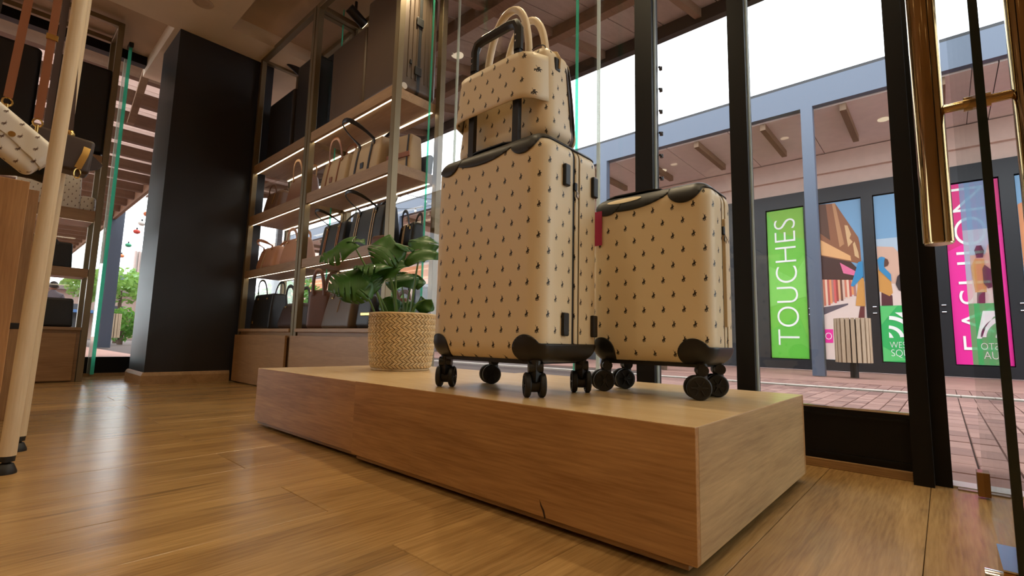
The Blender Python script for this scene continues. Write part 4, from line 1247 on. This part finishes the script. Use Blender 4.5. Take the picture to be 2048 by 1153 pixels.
for i, (a, t_, wd) in enumerate(LV):
    a, t_ = Vector(a), Vector(t_)
    ax = t_ - a; L_ = ax.length; ax.normalize()
    facing = [0.55, 0.3, 0.9, 0.35, 1.0, 0.9, 0.45, 0.9, 0.8, 0.9, 0.9, 1, 1, 1, 1, 0.8, 0.8][i]
    nrm = (CAMV * facing + Vector((0, 0, 1)) * (1.15 - facing) + Vector((random.uniform(-.15, .15), random.uniform(-.15, .15), 0)))
    nrm = (nrm - ax * nrm.dot(ax)).normalized()
    sd = ax.cross(nrm)
    bm = bmesh.new()
    K = 40
    big = L_ > 0.095
    wd *= 1.12
    US = (-1, -0.72, -0.42, 0, 0.42, 0.72, 1)
    rowsv = []
    for k in range(K + 1):
        q_ = k / K
        prof_ = (sin(pi * min(0.999, 0.13 + 0.87 * q_) ** 0.85)) ** 0.8
        wdt = wd * max(prof_, 0.012)
        c_ = a + ax * (L_ * q_) - nrm * (0.28 * L_ * q_ * q_)
        lobe = 0.22 * L_ * max(0, 1 - q_ * 2.2) ** 2
        wave = 0.010 * sin(q_ * 9 + i)
        row = []
        for u in US:
            uu = u * wdt
            row.append(bm.verts.new(c_ + sd * uu - nrm * (uu * uu / max(wd, .01) * 0.45) + nrm * (abs(uu) * 0.10 + wave * abs(u)) - ax * lobe * abs(u) + ax * abs(uu) * 0.18))
        rowsv.append(row)
    slits = (14, 15, 21, 22, 28, 33) if big else ()
    for k in range(K):
        for q in range(6):
            if k in slits and q in (0, 1, 4, 5) and not (q in (1, 4) and k in (15, 22)): continue
            bm.faces.new((rowsv[k][q], rowsv[k][q + 1], rowsv[k + 1][q + 1], rowsv[k + 1][q]))
    loose = [v for v in bm.verts if not v.link_faces]
    bmesh.ops.delete(bm, geom=loose, context='VERTS')
    bmesh.ops.translate(bm, verts=bm.verts, vec=-MO)
    me = bpy.data.meshes.new('leaf'); bm.to_mesh(me); bm.free()
    for p in me.polygons: p.use_smooth = True
    lf = link('leaf', me, LEAFM, mo)
    md = lf.modifiers.new('solid', 'SOLIDIFY'); md.thickness = 0.0012
    if i in (1, 3, 9, 10): continue
    b0 = Vector(((a.x - MO.x) * 0.35 + random.uniform(-0.03, 0.03), (a.y - MO.y) * 0.35 + random.uniform(-0.03, 0.03), 0.0))
    e = a - MO
    mid = b0.lerp(e, 0.55) + Vector((0, 0, 0.04))
    MB().tube([b0, b0.lerp(mid, 0.5) + Vector((0, 0, 0.012)), mid, mid.lerp(e, 0.6), e], [0.006, 0.0052, 0.0046, 0.004, 0.0034], 7).build('stem', STEMM, mo, True)

# ================================================================== SHELF UNITS
def shelf_unit(loc, rz, W, D, label, levels, top=3.17, back_led=True):
    t = empty('shelf_unit', loc, rz, label=label, cat='shelf', group='bronze framed shelf units')
    p = 0.045
    for x0 in (0, W - p):
        for y0 in (0, D - p):
            MB().box(x0, x0 + p, y0, y0 + p, 0, top, bev=0.002, seg=1).build('post', BRONZE, t)
    for y0 in (0, D - p):
        MB().box(p, W - p, y0, y0 + p, top - p, top, bev=0.002, seg=1).build('top_rail', BRONZE, t)
    for x0 in (0, W - p):
        MB().box(x0, x0 + p, p, D - p, top - p, top, bev=0.002, seg=1).build('top_rail', BRONZE, t)
    for zb, zt in levels:
        s = MB().box(p * 0.6 + 0.02, W - p * 0.6 - 0.02, 0.006, D - 0.012, zb + 0.012, zt, bev=0.001, seg=1)
        s.box(p + 0.004, W - p - 0.004, 0.006, 0.03, zb, zb + 0.012)
        sh = s.build('shelf_board', OAK_SHELF, t)
        box('led_strip', LED, (p + 0.006, W - p - 0.006, 0.031, 0.043, zb + 0.002, zb + 0.0115), sh)
        if back_led:
            box('led_strip', LED, (p + 0.006, W - p - 0.006, D - 0.075, D - 0.062, zb + 0.0085, zb + 0.0118), sh)
    return t

def cabinet(loc, rz, W, D, H, label):
    t = empty('base_cabinet', loc, rz, label=label, cat='cabinet', group='oak base cabinets under the shelves')
    box('carcass', OAK_CAB, (0.05, W - 0.05, 0.012, D, 0.0, H - 0.026), t)
    MB().box(0.046, W - 0.046, -0.012, D, H - 0.026, H, bev=0.002, seg=1).build('top_board', OAK_SHELF, t)
    MB().box(0.004, W - 0.075, -0.022, -0.003, 0.012, H - 0.055, bev=0.0015, seg=1).build('door', OAK_CAB, t)
    box('feet_strip', mat('white_nylon', (220, 214, 200), 0.5), (0.05, 0.09, 0.03, 0.06, 0, 0.0), t) if False else None
    return t

LV3 = [(0.962, 1.028), (1.474, 1.555), (1.985, 2.062)]
SX = [(-4.92, -3.745), (-3.735, -2.505)]
shelf_unit((SX[0][0], 1.63, 0), 0, SX[0][1] - SX[0][0], 0.40, 'tall bronze framed shelf bay next to the dark pier', LV3, 3.19)
shelf_unit((SX[1][0], 1.63, 0), 0, SX[1][1] - SX[1][0], 0.40, 'tall bronze framed shelf bay behind the plant', LV3, 3.19)
cabinet((SX[0][0], 1.63, 0), 0, SX[0][1] - SX[0][0], 0.385, 0.487, 'oak base cabinet next to the dark pier')
cabinet((SX[1][0], 1.63, 0), 0, SX[1][1] - SX[1][0], 0.385, 0.487, 'oak base cabinet behind the basket')

LVL = [(0.895, 0.972), (1.39, 1.49), (1.93, 2.0)]
shelf_unit((-5.53, -0.55, 0), pi / 2, 1.195, 0.42, 'bronze framed shelf bay at the side window behind the pole rack', LVL, 3.3, False)
cabinet((-5.53, -0.55, 0), pi / 2, 1.195, 0.40, 0.462, 'oak base cabinet at the side window')

# ================================================================== HANDBAGS
def bag(name, label, cat, loc, rz, w_, d_, h_, m, taper=0.55, wt=0.95, R=0.02, handle=None, hm=None, stripes=None, extra=None, group=None):
    t = empty(name, loc, rz, label=label, cat=cat, group=group)
    hf = (w_ / 2, d_ / 2, h_ / 2); R = min(R, d_ / 2 * 0.9, w_ / 2 * 0.9)
    def df(p):
        k = (p.z + h_ / 2) / h_
        sag = 1 + 0.06 * sin(pi * k)
        return (p.x * (1 + (wt - 1) * k), p.y * (1 + (taper - 1) * k) * sag, p.z)
    skin_obj('body', skin(hf, R, (8, 4, 8), 3, 0, None, df), m, t, loc=(0, 0, h_ / 2))
    hm = hm or m
    def fy(z, o=0.003):
        k = z / h_
        return -(d_ / 2) * (1 + (taper - 1) * k) * (1 + 0.06 * sin(pi * k)) - o
    if handle:
        kind, hh, r = handle
        hw = w_ * 0.24
        for s in (-1, 1):
            y_ = s * abs(fy(h_ * 0.86, 0.002))
            lean = s * 0.25 if kind != 'drop' else s * 0.6
            if kind == 'flop':
                U_ = (0.10, -0.95, 0.42) if s < 0 else (0, 0.5, 0.75)
                pts = [Vector((-hw, y_, h_ * 0.84))] + arc_pts((-hw, y_, h_ * 0.99), (hw, y_, h_ * 0.99), hh, 14, U_, 0.85) + [Vector((hw, y_, h_ * 0.84))]
            else:
                pts = arc_pts((-hw, y_, h_ * 0.86), (hw, y_, h_ * 0.86), hh + h_ * 0.14, 14, (0, lean * 0.4, 1), 0.8)
            hd = MB().tube(pts, r, 8, flat=(r * 1.9, r * 0.55), upv=(0, 1, 0)).build('handle', hm, t, True)
            if kind != 'plain':
                rg = MB()
                for q in (-1, 1):
                    rg.tube([(q * hw + 0.010 * cos(a), y_ + s * 0.003, h_ * 0.86 + 0.010 * sin(a)) for a in [2 * pi * i / 10 for i in range(10)]], 0.0022, 5, closed=True)
                rg.build('ring', GOLD, hd, True)
    if stripes:
        for sx, sw, sm in stripes:
            pts = [(sx * (1 + (wt - 1) * (z / h_)), fy(z), z) for z in [h_ * (0.03 + 0.94 * i / 6) for i in range(7)]]
            MB().tube(pts, 0, 4, flat=(sw / 2, 0.0015), upv=(0, 1, 0)).build('stripe', sm, t)
    if extra: extra(t, fy)
    return t

def L(n, rgb, r=0.45, **k): return mat(n, rgb, r, bump=0.15, bscale=400, **k)
TANL = L('tan_leather', (140, 84, 50)); BEIGE = L('beige_canvas', (184, 160, 128), 0.7); NAVY = L('navy_leather', (34, 38, 50)); BLK = L('black_leather', (20, 19, 20)); OLIVE = L('olive_taupe_leather', (92, 74, 54))
DKBR = L('dark_brown_leather', (62, 40, 32)); MBR = L('mid_brown_leather', (96, 62, 46)); PINKB = L('pink_beige_leather', (196, 146, 116)); BRN = L('brown_grain_leather', (112, 80, 58)); IVORY = mat('ivory_piping', (206, 182, 148), 0.5)
def stud(t, fy, x, z, s=0.012, m=None):
    MB().box(x - s, x + s, fy(z, 0.006), fy(z, 0.0), z - s, z + s, bev=0.003).build('badge', m or GOLD, t)
def zip_drop(x, z0, z1):
    def f(t, fy):
        MB().tube([(x, fy(z0, 0.004), z0), (x + 0.004, fy((z0 + z1) / 2, 0.006), (z0 + z1) / 2), (x, fy(z1, 0.006), z1)], 0.0028, 6).build('zip_drop', GOLD, t, True)
    return f
def lock(x, z, m=None):
    return lambda t, fy: stud(t, fy, x, z, 0.012, m)

G2, G3, G4 = 'totes on the second shelf', 'bags on the third shelf', 'bags on the cabinet tops'
z2, z3, z4 = 1.555, 1.028, 0.487
# right bay, second shelf
bag('tote_bag', 'beige canvas tote with tan straps, leftmost on the second shelf', 'bag', (-3.46, 1.80, z2), 0, 0.40, 0.17, 0.27, BEIGE, handle=('hoop', 0.15, 0.006), hm=TANL, stripes=[(-0.10, 0.016, TANL), (0.07, 0.016, TANL)], extra=lambda t, fy: stud(t, fy, -0.02, 0.09, 0.022, TANL), group=G2)
bag('tote_bag', 'beige canvas tote with wide navy straps in the middle of the second shelf', 'bag', (-3.02, 1.80, z2), 0, 0.40, 0.17, 0.285, BEIGE, handle=('flop', 0.20, 0.009), hm=NAVY, stripes=[(-0.10, 0.022, NAVY), (0.08, 0.022, NAVY)], extra=lambda t, fy: stud(t, fy, -0.01, 0.10, 0.022, NAVY), group=G2)
bag('satchel', 'beige flap satchel with navy edges beside the shelf post', 'bag', (-2.70, 1.86, z2), 0.15, 0.22, 0.13, 0.26, BEIGE, taper=0.75, stripes=[(-0.085, 0.012, NAVY), (0.085, 0.012, NAVY)], extra=lambda t, fy: (MB().box(-0.11, 0.11, fy(0.12, 0.012), fy(0.12, 0.0), 0.09, 0.125, bev=0.003).build('strap_band', TANL, t), stud(t, fy, 0.0, 0.11, 0.018)), group=G2)
bag('clutch_bag', 'navy winged clutch at the back of the second shelf', 'bag', (-2.66, 1.965, z2), 0.1, 0.20, 0.05, 0.14, L('slate_blue_leather', (74, 84, 112)), taper=0.8, wt=1.15, group=G2)
# right bay, third shelf
SP = [(-0.105, 0.007, IVORY), (-0.083, 0.007, IVORY), (0.083, 0.007, IVORY), (0.105, 0.007, IVORY)]
bag('tote_bag', 'black tote with paired tan stripes, leftmost on the third shelf', 'bag', (-3.43, 1.80, z3), 0, 0.36, 0.16, 0.27, BLK, handle=('flop', 0.16, 0.006), stripes=[(-0.105, 0.007, L('copper_piping', (186, 128, 84))), (-0.083, 0.007, MATS['copper_piping']), (0.083, 0.007, MATS['copper_piping']), (0.105, 0.007, MATS['copper_piping'])], group=G3)
bag('tote_bag', 'large black tote with paired ivory stripes behind the plant', 'bag', (-2.98, 1.82, z3), 0, 0.44, 0.18, 0.315, BLK, handle=('flop', 0.18, 0.007), stripes=[(-0.135, 0.008, IVORY), (-0.108, 0.008, IVORY), (0.078, 0.008, IVORY), (0.105, 0.008, IVORY)], group=G3)
bag('handbag', 'small black handbag with ivory stripe by the shelf post', 'bag', (-2.64, 1.90, z3), -0.2, 0.22, 0.11, 0.17, BLK, taper=0.7, handle=('hoop', 0.085, 0.006), stripes=[(-0.03, 0.006, IVORY), (-0.012, 0.006, IVORY)], extra=lock(0.07, 0.13), group=G3)
bag('shoulder_bag', 'small tan saddle bag lying in front of the black handbag', 'bag', (-2.73, 1.72, z3), 0.2, 0.13, 0.07, 0.075, MBR, taper=0.6, group=G3)
# right bay, cabinet top
bag('tote_bag', 'dark brown leather shopper standing by the middle post', 'bag', (-3.575, 1.78, z4), 0.5, 0.20, 0.16, 0.30, MBR, taper=0.8, R=0.03, handle=('plain', 0.15, 0.008), group=G4)
bag('tote_bag', 'large olive taupe tote with hanging zip chain', 'bag', (-3.25, 1.80, z4), 0, 0.42, 0.20, 0.27, OLIVE, taper=0.5, wt=0.86, R=0.03, handle=('hoop', 0.09, 0.006), extra=zip_drop(0.02, 0.25, 0.12), group=G4)
bag('backpack', 'small black backpack with gold buckle beside the basket', 'bag', (-2.93, 1.80, z4), 0.1, 0.19, 0.14, 0.23, BLK, taper=0.55, R=0.04, handle=('plain', 0.04, 0.005), extra=lambda t, fy: MB().box(-0.02, 0.085, fy(0.10, 0.010), fy(0.10, 0), 0.09, 0.112, bev=0.003).build('buckle', GOLD, t), group=G4)
bag('shoulder_bag', 'brown ruched shoulder bag behind the basket', 'bag', (-2.70, 1.86, z4), 0.1, 0.24, 0.13, 0.21, MBR, taper=0.6, R=0.05, handle=('plain', 0.05, 0.008), group=G4)
# left bay
bag('handbag', 'brown grained handbag with zip, nearest the pier on the second shelf', 'bag', (-4.66, 1.80, z2), 0, 0.34, 0.17, 0.24, BRN, taper=0.5, R=0.04, handle=('plain', 0.05, 0.007), extra=zip_drop(0.06, 0.21, 0.10), group=G2)
bag('handbag', 'tan brown slouchy handbag with tall straps on the second shelf', 'bag', (-4.12, 1.80, z2), 0, 0.36, 0.19, 0.28, L('rosy_brown_leather', (136, 92, 66)), taper=0.5, R=0.05, handle=('hoop', 0.125, 0.006), hm=L('honey_strap', (186, 138, 90)), group=G2)
bag('duffle_bag', 'pink beige bowling bag nearest the pier on the third shelf', 'bag', (-4.66, 1.80, z3), 0, 0.40, 0.20, 0.23, PINKB, taper=0.45, R=0.05, handle=('flop', 0.10, 0.008), stripes=[(-0.03, 0.006, IVORY), (-0.015, 0.006, IVORY)], group=G3)
bag('duffle_bag', 'pink beige bowling bag beside the middle post on the third shelf', 'bag', (-4.14, 1.80, z3), 0, 0.38, 0.20, 0.25, PINKB, taper=0.45, R=0.05, handle=('hoop', 0.07, 0.008), group=G3)
bag('tote_bag', 'black shopper with crossed straps on the cabinet by the pier', 'bag', (-4.62, 1.79, z4), 0, 0.44, 0.18, 0.32, BLK, taper=0.7, handle=('hoop', 0.125, 0.006), extra=lock(-0.15, 0.06), group=G4)
bag('handbag', 'dark brown leather handbag with black hoop handle by the middle post', 'bag', (-4.06, 1.79, z4), 0, 0.38, 0.20, 0.22, DKBR, taper=0.4, R=0.05, handle=('hoop', 0.14, 0.008), hm=BLK, extra=lock(0.06, 0.14), group=G4)

# ------------------------------------------------------------------ hard cases on the top shelf
def trunk(loc, rz, w_, d_, h_, m, label, ribs=False, name='hard_suitcase', grp='hard suitcases on the top shelves', trim=None):
    t = empty(name, loc, rz, label=label, cat='suitcase', group=grp)
    hf = (w_ / 2, d_ / 2, h_ / 2); R = min(0.035, d_ * 0.3)
    zb = 0.03
    skin_obj('shell', skin(hf, R, (6, 6, 8), 4), m, t, loc=(0, 0, h_ / 2 + zb))
    skin_obj('frame_band', skin(hf, R, (6, 12, 8), 4, 0.003, lambda p: abs(p.y) - 0.012), trim or BLK, t, loc=(0, 0, h_ / 2 + zb))
    for a in (-1, 1):
        for b_ in (-1, 1):
            MB().cyl((a * (w_ / 2 - 0.05) - 0.02, b_ * (d_ / 2 - 0.05), 0.02), (a * (w_ / 2 - 0.05) + 0.02, b_ * (d_ / 2 - 0.05), 0.02), 0.02, n=14).build('wheel', RUBBER, t, True)
    MB().tube(arc_pts((-0.09, 0, h_ + zb), (0.09, 0, h_ + zb), 0.035, 10, (0, 0, 1), 0.6), 0, 8, flat=(0.012, 0.006), upv=(0, 1, 0)).build('carry_handle', BLK, t, True)
    if ribs:
        for yy in (-d_ / 2 + 0.07, -d_ / 2 + 0.105, -d_ / 2 + 0.14, d_ / 2 - 0.11, d_ / 2 - 0.075):
            MB().tube([(w_ / 2 + 0.001, yy, zb + 0.09), (w_ / 2 + 0.001, yy, zb + h_ - 0.05)], 0.0045, 6).build('rib', m, t, True)
        for yy in (-0.11, -0.03):
            pass
        for zz in (zb + 0.16, zb + 0.52):
            MB().box(w_ / 2, w_ / 2 + 0.012, -0.035, 0.02, zz - 0.03, zz + 0.03, bev=0.003).build('latch', BLK, t)
        MB().box(w_ / 2, w_ / 2 + 0.008, -d_ / 2 + 0.085, -d_ / 2 + 0.10, zb + 0.19, zb + 0.22, bev=0.002).build('stopper', BLK, t)
        MB().cyl((w_ / 2 - 0.01, -d_ / 2 + 0.05, 0.045), (w_ / 2 + 0.006, -d_ / 2 + 0.05, 0.045), 0.022, n=18).build('side_wheel', mat('pale_wheel', (196, 190, 182), 0.4), t, True)
    return t
CASEB = mat('bronze_brown_shell', (88, 72, 58), 0.42, 0.2); CASED = mat('graphite_shell', (44, 40, 37), 0.4, 0.2); CASEK = mat('black_shell', (24, 22, 22), 0.45)
z1 = 2.062
trunk((-3.31, 1.84, z1), 0, 0.52, 0.26, 0.66, CASEB, 'flat brown hard suitcase standing left on the upper shelf')
trunk((-2.80, 1.85, z1), 0, 0.44, 0.32, 0.80, CASEB, 'tall ribbed bronze hard suitcase at the shelf end with side latches', True)
trunk((-4.54, 1.83, z1), 0, 0.56, 0.24, 0.60, CASEK, 'black hard suitcase next to the pier on the upper shelf')
trunk((-4.02, 1.84, z1), 0, 0.36, 0.28, 0.76, CASED, 'taller black hard suitcase beside the middle posts')
trunk((-5.745, 0.42, 2.0), pi / 2, 0.40, 0.30, 0.82, CASEK, 'black suitcase behind the pole rack nearest the glass fin', trim=CHROME)
trunk((-5.745, -0.08, 2.0), pi / 2, 0.44, 0.30, 0.80, CASEK, 'black suitcase behind the hanging straps', trim=BRONZE)
# left bay lower shelves
bag('tote_bag', 'white printed tote on the side window shelf', 'bag', (-5.72, 0.295, 1.49), pi / 2, 0.42, 0.18, 0.32, WHITE_PRINT, taper=0.6, wt=0.95, handle=('plain', 0.05, 0.006), group='bags on the side window shelf')
bag('cosmetic_case', 'small white printed case beside the white tote', 'bag', (-5.70, 0.55, 1.49), pi / 2, 0.12, 0.12, 0.15, WHITE_PRINT, taper=0.8, R=0.03, group='bags on the side window shelf')
bag('tote_bag', 'black flat tote on the lower side window shelf', 'bag', (-5.72, 0.29, 0.972), pi / 2, 0.42, 0.16, 0.23, BLK, taper=0.7, handle=('plain', 0.03, 0.006), group='bags on the side window shelf')
bag('tote_bag', 'black shopper on the side window cabinet', 'bag', (-5.72, 0.35, 0.462), pi / 2, 0.40, 0.18, 0.25, BLK, taper=0.75, extra=lock(0.0, 0.2), group='bags on the side window shelf')
bag('tote_bag', 'black tote half hidden by the rack panel on the lower side shelf', 'bag', (-5.72, -0.15, 0.972), pi / 2, 0.40, 0.16, 0.24, BLK, taper=0.7, group='bags on the side window shelf')

# ================================================================== POLE RACK WITH HANGING BAGS
rk = empty('pole_rack', (0, 0, 0), label='pale wooden pole rack with black rubber feet', cat='rack')
def pole(p0, p1, name='pole'):
    p0, p1 = Vector(p0), Vector(p1)
    d = (p1 - p0).normalized()
    a = p0 + d * 0.052
    o = MB().cyl(a, p1, 0.0195, n=24).build(name, POLE_WOOD, rk, True)
    MB().cyl(p0 + Vector((0, 0, 0.036)), a, 0.0185, n=20).cyl(p0 + Vector((0, 0, 0.02)), p0 + Vector((0, 0, 0.045)), 0.010, n=12).build('collar', RUBBER, o, True)
    MB().lathe([(0, 0), (0.026, 0), (0.026, 0.006), (0.017, 0.028), (0.010, 0.032), (0, 0.032)], 20, (p0.x, p0.y)).build('rubber_foot', RUBBER, o, True)
    return o
pole((-2.10, 0.0965, 0), (-2.10, 0.130, 1.95))
pole((-2.46, 0.135, 0), (-2.46, 0.160, 1.95))
pole((-2.10, -0.90, 0), (-2.10, -0.87, 1.95))
pole((-2.46, -0.90, 0), (-2.46, -0.87, 1.95))
for xx in (-2.10, -2.46):
    MB().cyl((xx, -0.90, 1.90), (xx, 0.16, 1.90), 0.016, n=18).build('top_bar', POLE_WOOD, rk, True)
MB().cyl((-2.10, 0.13, 1.90), (-2.46, 0.155, 1.90), 0.012, n=14).cyl((-2.28, -0.9, 1.90), (-2.28, 0.145, 1.90), 0.010, n=14).build('hanging_rail', POLE_WOOD, rk, True)

gd = empty('display_cabinet', (0, 0, 0), label='oak panelled display cabinet beside the pole rack', cat='cabinet')
MB().box(-2.79, -2.745, -0.95, 0.085, 0.0, 1.03, bev=0.002, seg=1).build('end_panel', PANEL_WOOD, gd)
MB().box(-3.35, -2.81, -0.95, 0.075, 0.02, 1.02, bev=0.002, seg=1).build('body', mat('cabinet_gap_shade', (26, 20, 16), 0.8), gd)  # near-black block stands for the shade in the open gap between panels
MB().box(-3.36, -3.32, -0.95, 0.140, 0.0, 1.12, bev=0.002, seg=1).build('back_panel', PANEL_WOOD, gd)
MB().box(-3.35, -2.83, 0.04, 0.115, 0.43, 0.455, bev=0.002, seg=1).build('ledge', BLK, gd)

def strap(pts, hw, m, parent, name='strap'):
    return MB().tube(pts, 0, 4, flat=(hw, 0.0016), upv=(1, 0, 0)).build(name, m, parent)

# cream printed clutch, tilted, on tan straps
cb = empty('crossbody_bag', (-2.26, 0.002, 1.062), label='cream printed flap crossbody bag hanging tilted on tan straps', cat='bag', group='bags hanging on the pole rack')
def rot(v, a):
    return Vector((v[0], v[1] * cos(a) + v[2] * sin(a) * 1.0, -v[1] * sin(a) + v[2] * cos(a)))
TA = radians(38)
cdef = lambda p: rot((p.y, p.x, p.z), TA)
cl_ = skin(((0.12), 0.035, 0.062), 0.022, (8, 4, 6), 4)
clut = [[(Vector(rot((-p[0].y, p[0].x, p[0].z), TA)), p[1]) for p in pl] for pl in cl_]
skin_obj('body', clut, WHITE_PRINT, cb)
fl_ = skin((0.122, 0.038, 0.064), 0.022, (24, 4, 16), 5, 0.001, lambda p: max(-(p.z + 0.006 + 0.012 * abs(p.x) / 0.12), p.y - 0.02))
skin_obj('flap', [[(Vector(rot((-p[0].y, p[0].x, p[0].z), TA)), p[1]) for p in pl] for pl in fl_], WHITE_PRINT, cb, 0.002)
pc = rot((0.042, 0.010, 0.004), TA)
MB().cyl(pc, pc + Vector((0.006, 0, 0)), 0.009, n=18).build('turn_lock', GOLD, cb, True)
for (y0, z0_, y1, z1_) in ((-0.010, 0.085, 0.016, 0.82), (0.066, 0.040, 0.078, 0.82)):
    s_ = strap([(0, y0, z0_ + 0.045), (0, y0 + (y1 - y0) * 0.5, (z0_ + z1_) / 2), (0, y1, z1_)], 0.011, TANL, cb)
    rg = MB().tube([(0.004, y0 + 0.012 * cos(a), z0_ + 0.028 + 0.014 * sin(a)) for a in [2 * pi * i / 12 for i in range(12)]], 0.003, 6, closed=True)
    rg.cyl((0.004, y0, z0_ - 0.01), (0.004, y0, z0_ + 0.02), 0.005, n=10)
    rg.build('snap_hook', GOLD, s_, True)
MB().box(-0.004, 0.004, 0.057, 0.088, 0.375, 0.395, bev=0.001).build('buckle', GOLD, cb)

# dark brown pouch with gold zip on a thin strap
db = empty('crossbody_bag', (-2.36, 0.136, 1.075), label='dark brown zipped crossbody pouch hanging behind the pale pole', cat='bag', group='bags hanging on the pole rack')
TB = radians(4)
pl_ = skin((0.088, 0.036, 0.066), 0.012, (6, 4, 6), 3)
dz = lambda p: Vector(rot((-p.y * (1.15 - 2.2 * p.z), p.x, p.z), TB))
skin_obj('body', [[(dz(p[0]), p[1]) for p in pl] for pl in pl_], L('espresso_leather', (58, 42, 34)), db)
MB().tube([(0.030, 0.074, 0.055), (0.044, 0.066, 0.0), (0.050, 0.050, -0.058)], 0, 4, flat=(0.010, 0.002), upv=(1, 0, 0)).build('zip', GOLD, db, True)
MB().tube([(0.052, 0.050 + 0.009 * cos(a), -0.078 + 0.018 * sin(a)) for a in [2 * pi * i / 12 for i in range(12)]], 0.0025, 6, closed=True).build('zip_pull', GOLD, db, True)
MB().ball((0.0, 0.022, 0.075), 0.014, 8, 1.3).build('ring', GOLD, db, True)
strap([(0, 0.022, 0.09), (0, 0.016, 0.25), (0, 0.004, 0.50), (0, -0.004, 0.82)], 0.008, L('espresso_strap', (70, 50, 40)), db)
strap([(-0.03, -0.04, 0.05), (-0.03, -0.035, 0.40), (-0.03, -0.03, 0.82)], 0.010, MATS['espresso_strap'], db)
MB().prism([(0.06, -0.055), (0.115, -0.025), (0.125, -0.010), (0.075, 0.035), (0.055, 0.03)], lambda u, v: (-0.04, u, v), lambda u, v: (-0.015, u, v)).build('back_flap', MATS['espresso_leather'], db)
# black bag hanging lowest behind the clutch
kb_ = empty('crossbody_bag', (-2.52, -0.045, 1.045), label='black soft crossbody bag hanging lowest behind the cream one', cat='bag', group='bags hanging on the pole rack')
bl_ = skin((0.20, 0.03, 0.075), 0.03, (8, 4, 6), 4)
skin_obj('body', [[(Vector(rot((-p[0].y, p[0].x, p[0].z + 0.03 * sin(p[0].x * 14)), radians(3))), p[1]) for p in pl] for pl in bl_], BLK, kb_)
for yy in (-0.16, -0.03):
    strap([(0, yy, 0.06), (0, yy + 0.004, 0.5), (0, yy + 0.02, 0.90)], 0.011, L('charcoal_strap', (40, 34, 30)), kb_)

# ================================================================== PERSON OUTSIDE
pr = empty('person', (-17.5, 1.24, 0), 0, label='person with short dark hair in a grey shirt seen through the shelf', cat='person')
def skinned(name, V, E, Rr, m, lvl=2):
    me = bpy.data.meshes.new(name); me.from_pydata(V, E, []); me.update()
    o = link(name, me, m, pr)
    md = o.modifiers.new('skin', 'SKIN'); md.use_smooth_shade = True
    for i, r in enumerate(Rr):
        me.skin_vertices[0].data[i].radius = r if isinstance(r, tuple) else (r, r)
    me.skin_vertices[0].data[0].use_root = True
    sd = o.modifiers.new('sub', 'SUBSURF'); sd.levels = lvl; sd.render_levels = lvl
    return o
SK = mat('skin_tone', (120, 84, 66), 0.55); SHIRT = mat('grey_shirt', (92, 86, 92), 0.8); TROU = mat('dark_trousers', (40, 40, 48), 0.8); HAIR = mat('dark_hair', (26, 22, 22), 0.7)
V = [(0, 0, 0.95), (0, 0, 1.15), (0, 0, 1.38), (0, 0, 1.47), (0.01, 0, 1.54), (0.0, 0.18, 1.38), (-0.02, 0.24, 1.14), (0.10, 0.22, 0.92), (0.16, 0.21, 0.83), (0, -0.18, 1.38), (-0.02, -0.24, 1.14), (0.10, -0.22, 0.92), (0.16, -0.21, 0.83),
     (0.0, 0.10, 0.88), (0.02, 0.11, 0.48), (-0.02, 0.11, 0.09), (0.12, 0.12, 0.04), (0, -0.10, 0.88), (0.02, -0.11, 0.48), (-0.02, -0.11, 0.09), (0.12, -0.12, 0.04)]
Ed = [(0, 1), (1, 2), (2, 3), (3, 4), (2, 5), (5, 6), (6, 7), (7, 8), (2, 9), (9, 10), (10, 11), (11, 12), (0, 13), (13, 14), (14, 15), (15, 16), (0, 17), (17, 18), (18, 19), (19, 20)]
Rd = [(0.11, 0.15), (0.11, 0.14), (0.12, 0.17), 0.065, 0.055, 0.06, 0.048, 0.038, 0.03, 0.06, 0.048, 0.038, 0.03, 0.085, 0.06, 0.042, 0.04, 0.085, 0.06, 0.042, 0.04]
body = skinned('body', V, Ed, Rd, SHIRT)
hdm = MB().ball((0.01, 0, 1.61), 0.092, 12, 1.22)
hd_ = hdm.build('head', SK, pr, True)
MB().ball((0.0, 0.092, 1.60), 0.022, 6, 1.4).ball((0.0, -0.092, 1.60), 0.022, 6, 1.4).build('ear', SK, hd_, True)
MB().ball((-0.092, 0.0, 1.595), 0.016, 6, 1.4).build('nose', SK, hd_, True)
hr = MB().ball((0.020, 0, 1.635), 0.098, 12, 1.15).build('hair', HAIR, hd_, True)
tr_ = MB()
for s in (-1, 1):
    tr_.cyl((0.0, s * 0.10, 0.93), (0.02, s * 0.11, 0.48), 0.098, 0.072, 14).cyl((0.02, s * 0.11, 0.48), (-0.01, s * 0.11, 0.07), 0.072, 0.06, 14)
tr_.build('trousers', TROU, pr, True)
